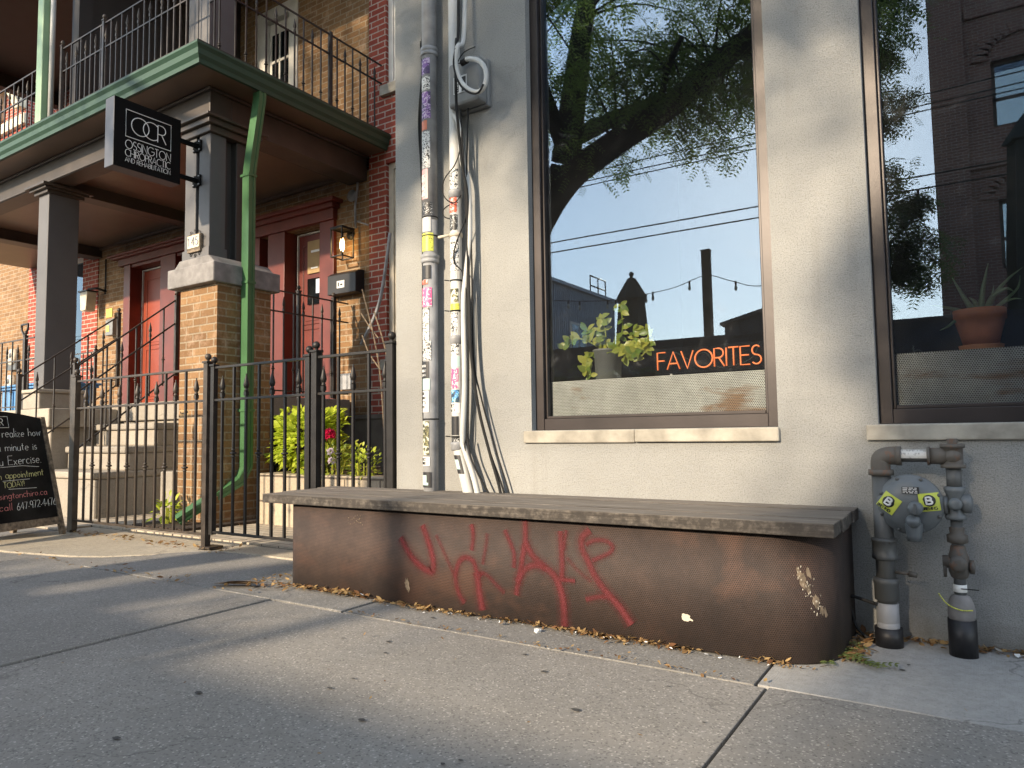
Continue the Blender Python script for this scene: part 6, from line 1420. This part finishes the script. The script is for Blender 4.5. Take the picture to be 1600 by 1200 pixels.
def umbrella(label, x, y, zt, w_, h_):
    t = thing('closed_umbrella', label, 'umbrella', (x, y, -.14), 'closed patio umbrellas')
    m = MB(); m.tube([(x, y, -.14), (x, y, zt-.05)], .03, 10); m.build('pole', 'dark_timber', t)
    m = MB(); n_ = 16; prof_ = [(zt-h_, .36), (zt-h_*.95, .40), (zt-h_*.55, .36), (zt-.52, .285), (zt-.50, .345), (zt-.42, .30), (zt-.2, .16), (zt-.1, .09), (zt-.08, .05)]
    vs = [(x+w_*q*(1-.22*(k % 2))*math.cos(2*PI*k/n_)*.62, y+w_*q*(1-.22*(k % 2))*math.sin(2*PI*k/n_)*.62, z) for z, q in prof_ for k in range(n_)]
    m.add(vs, [(j*n_+k, j*n_+(k+1) % n_, (j+1)*n_+(k+1) % n_, (j+1)*n_+k) for j in range(len(prof_)-1) for k in range(n_)]+[tuple(range(n_))[::-1]]); m.build('canopy', 'umbrella_cloth', t)
    m = MB(); m.lathe([(.02, zt-.1), (.03, zt-.06), (.05, zt-.02), (.04, zt+.02), (.01, zt+.04)], (x, y, 0), 'z', 10); m.build('finial', 'umbrella_cloth', t)
umbrella('closed dark umbrella left of the timber post, reflected in the left window', -5.36, -9.0, 3.86, 1.5, 2.3)
umbrella('closed dark umbrella nearer the right edge, reflected in the right window', .86, -7.9, 5.1, 1.7, 3.6)
# overhead wires
for k, (y, z) in enumerate(((-9, 6.03), (-9, 5.86), (-9, 5.765), (-9, 4.73), (-9, 4.53))):
    m = MB(); m.tube([(-60+q*3, y, z+.0008*((-60+q*3)+5)**2*.1+.004*math.sin(q*2.1+k)) for q in range(41)], .010 if k < 3 else .013, 6)
    tag(m.build('overhead_wire', 'black_cable'), ('topmost', 'second highest', 'third highest', 'upper twisted', 'lowest twisted')[k]+' overhead wire crossing the reflected sky', 'wire', 'overhead wires along the street')
# buildings opposite
t = thing('metal_clad_building', 'low blue grey corrugated metal building reflected at the left of the window', 'building', (-16, -20, 0))
m = MB(); m.box(-24, -12.6, -24, -17, -.2, 6.3)
for k in range(46): m.box(-12.6, -12.57, -24+k*.152, -24+k*.152+.06, 0, 6.25)
m.box(-24.2, -12.45, -24.2, -16.8, 6.3, 6.42); m.build('wall', 'grey_siding', t)
m = MB(); m.box(-12.57, -12.53, -21.2, -19.9, 3.4, 5.0); m.build('window', 'white_trim', t); m = MB(); m.box(-12.53, -12.51, -21.1, -20.6, 3.5, 4.9); m.box(-12.53, -12.51, -20.5, -20.0, 3.5, 4.9); m.build('window_pane', 'house_glass', t)
m = MB()
for yy in (-23.6, -22.9, -22.2): m.tube([(-12.8, yy, 6.4), (-12.8, yy, 7.2)], .03, 6)
for z in (6.8, 7.2): m.tube([(-12.8, -23.6, z), (-12.8, -22.2, z)], .03, 6)
m.build('roof_railing', 'black_iron', t)
t = thing('dark_brick_building', 'tall dark brick building with arched windows reflected in the right window', 'building', (6, -17, 0))
m = MB(); wn = [(.78, 2.1, 8.08, 9.75), (.78, 2.1, 4.6, 6.3), (3.6, 5.0, 8.08, 9.75), (3.6, 5.0, 4.6, 6.3), (.9, 2.4, .2, 3.0), (3.4, 6.0, .4, 3.0)]
wall(m, 'y', -17.3, -17.0, -.45, 16, -.2, 13.5, wn); m.box(-.45, -.15, -26, -17.3, -.2, 13.5); m.box(-.45, 16, -26, -17.3, 13.2, 13.5); m.box(15.7, 16, -26, -17.3, -.2, 13.5)
m.box(-.5, .25, -17.0, -16.88, -.2, 13.5)
for (a, b_, c_, d_) in wn[:4]:
    cx = (a+b_)/2
    for q in range(15):
        an = R(12*q+6); r_ = (b_-a)/2+.22
        vx, vz = cx+r_*math.cos(an), d_+.05+.75*r_*math.sin(an)
        m.box(-.09, .09, -.02, .04, -.16, .16, mat=Matrix.Translation((vx, -17.0+.02, vz)) @ Matrix.Rotation(-(an-PI/2), 4, 'Y'))
m.box(-.45, 16, -17.0, -16.9, 7.1, 7.3); m.box(.3, 16, -17.0, -16.92, 10.9, 11.2); m.build('wall', 'dark_brick', t)
for (a, b_, c_, d_) in wn:
    m = MB(); m.box(a, b_, -17.2, -17.14, c_, c_+.08); m.box(a, b_, -17.2, -17.14, d_-.08, d_); m.box(a, a+.08, -17.2, -17.14, c_, d_); m.box(b_-.08, b_, -17.2, -17.14, c_, d_); m.box(a, b_, -17.18, -17.14, (c_+d_)/2-.04-.1, (c_+d_)/2+.04-.1); wo = m.build('window', 'dark_timber', t)
    m = MB(); m.box(a, b_, -17.19, -17.17, c_, d_); m.build('pane', 'house_glass', wo)
t = thing('low_shed', 'small dark gabled roof peeking above the hoarding in the reflection', 'shed', (-4.2, -15, 0))
m = MB(); m.prism([(-5.4, -.1), (-3.4, -.1), (-3.4, 3.62), (-4.4, 3.85), (-5.4, 3.62)], -16.6, -15.2, 'y'); m.build('wall', 'roof_dark', t)
m = MB(); m.prism([(-5.5, 3.6), (-4.4, 3.86), (-3.3, 3.6), (-3.3, 3.68), (-4.4, 3.95), (-5.5, 3.68)], -16.7, -15.1, 'y'); m.build('roof', 'roof_dark', t)
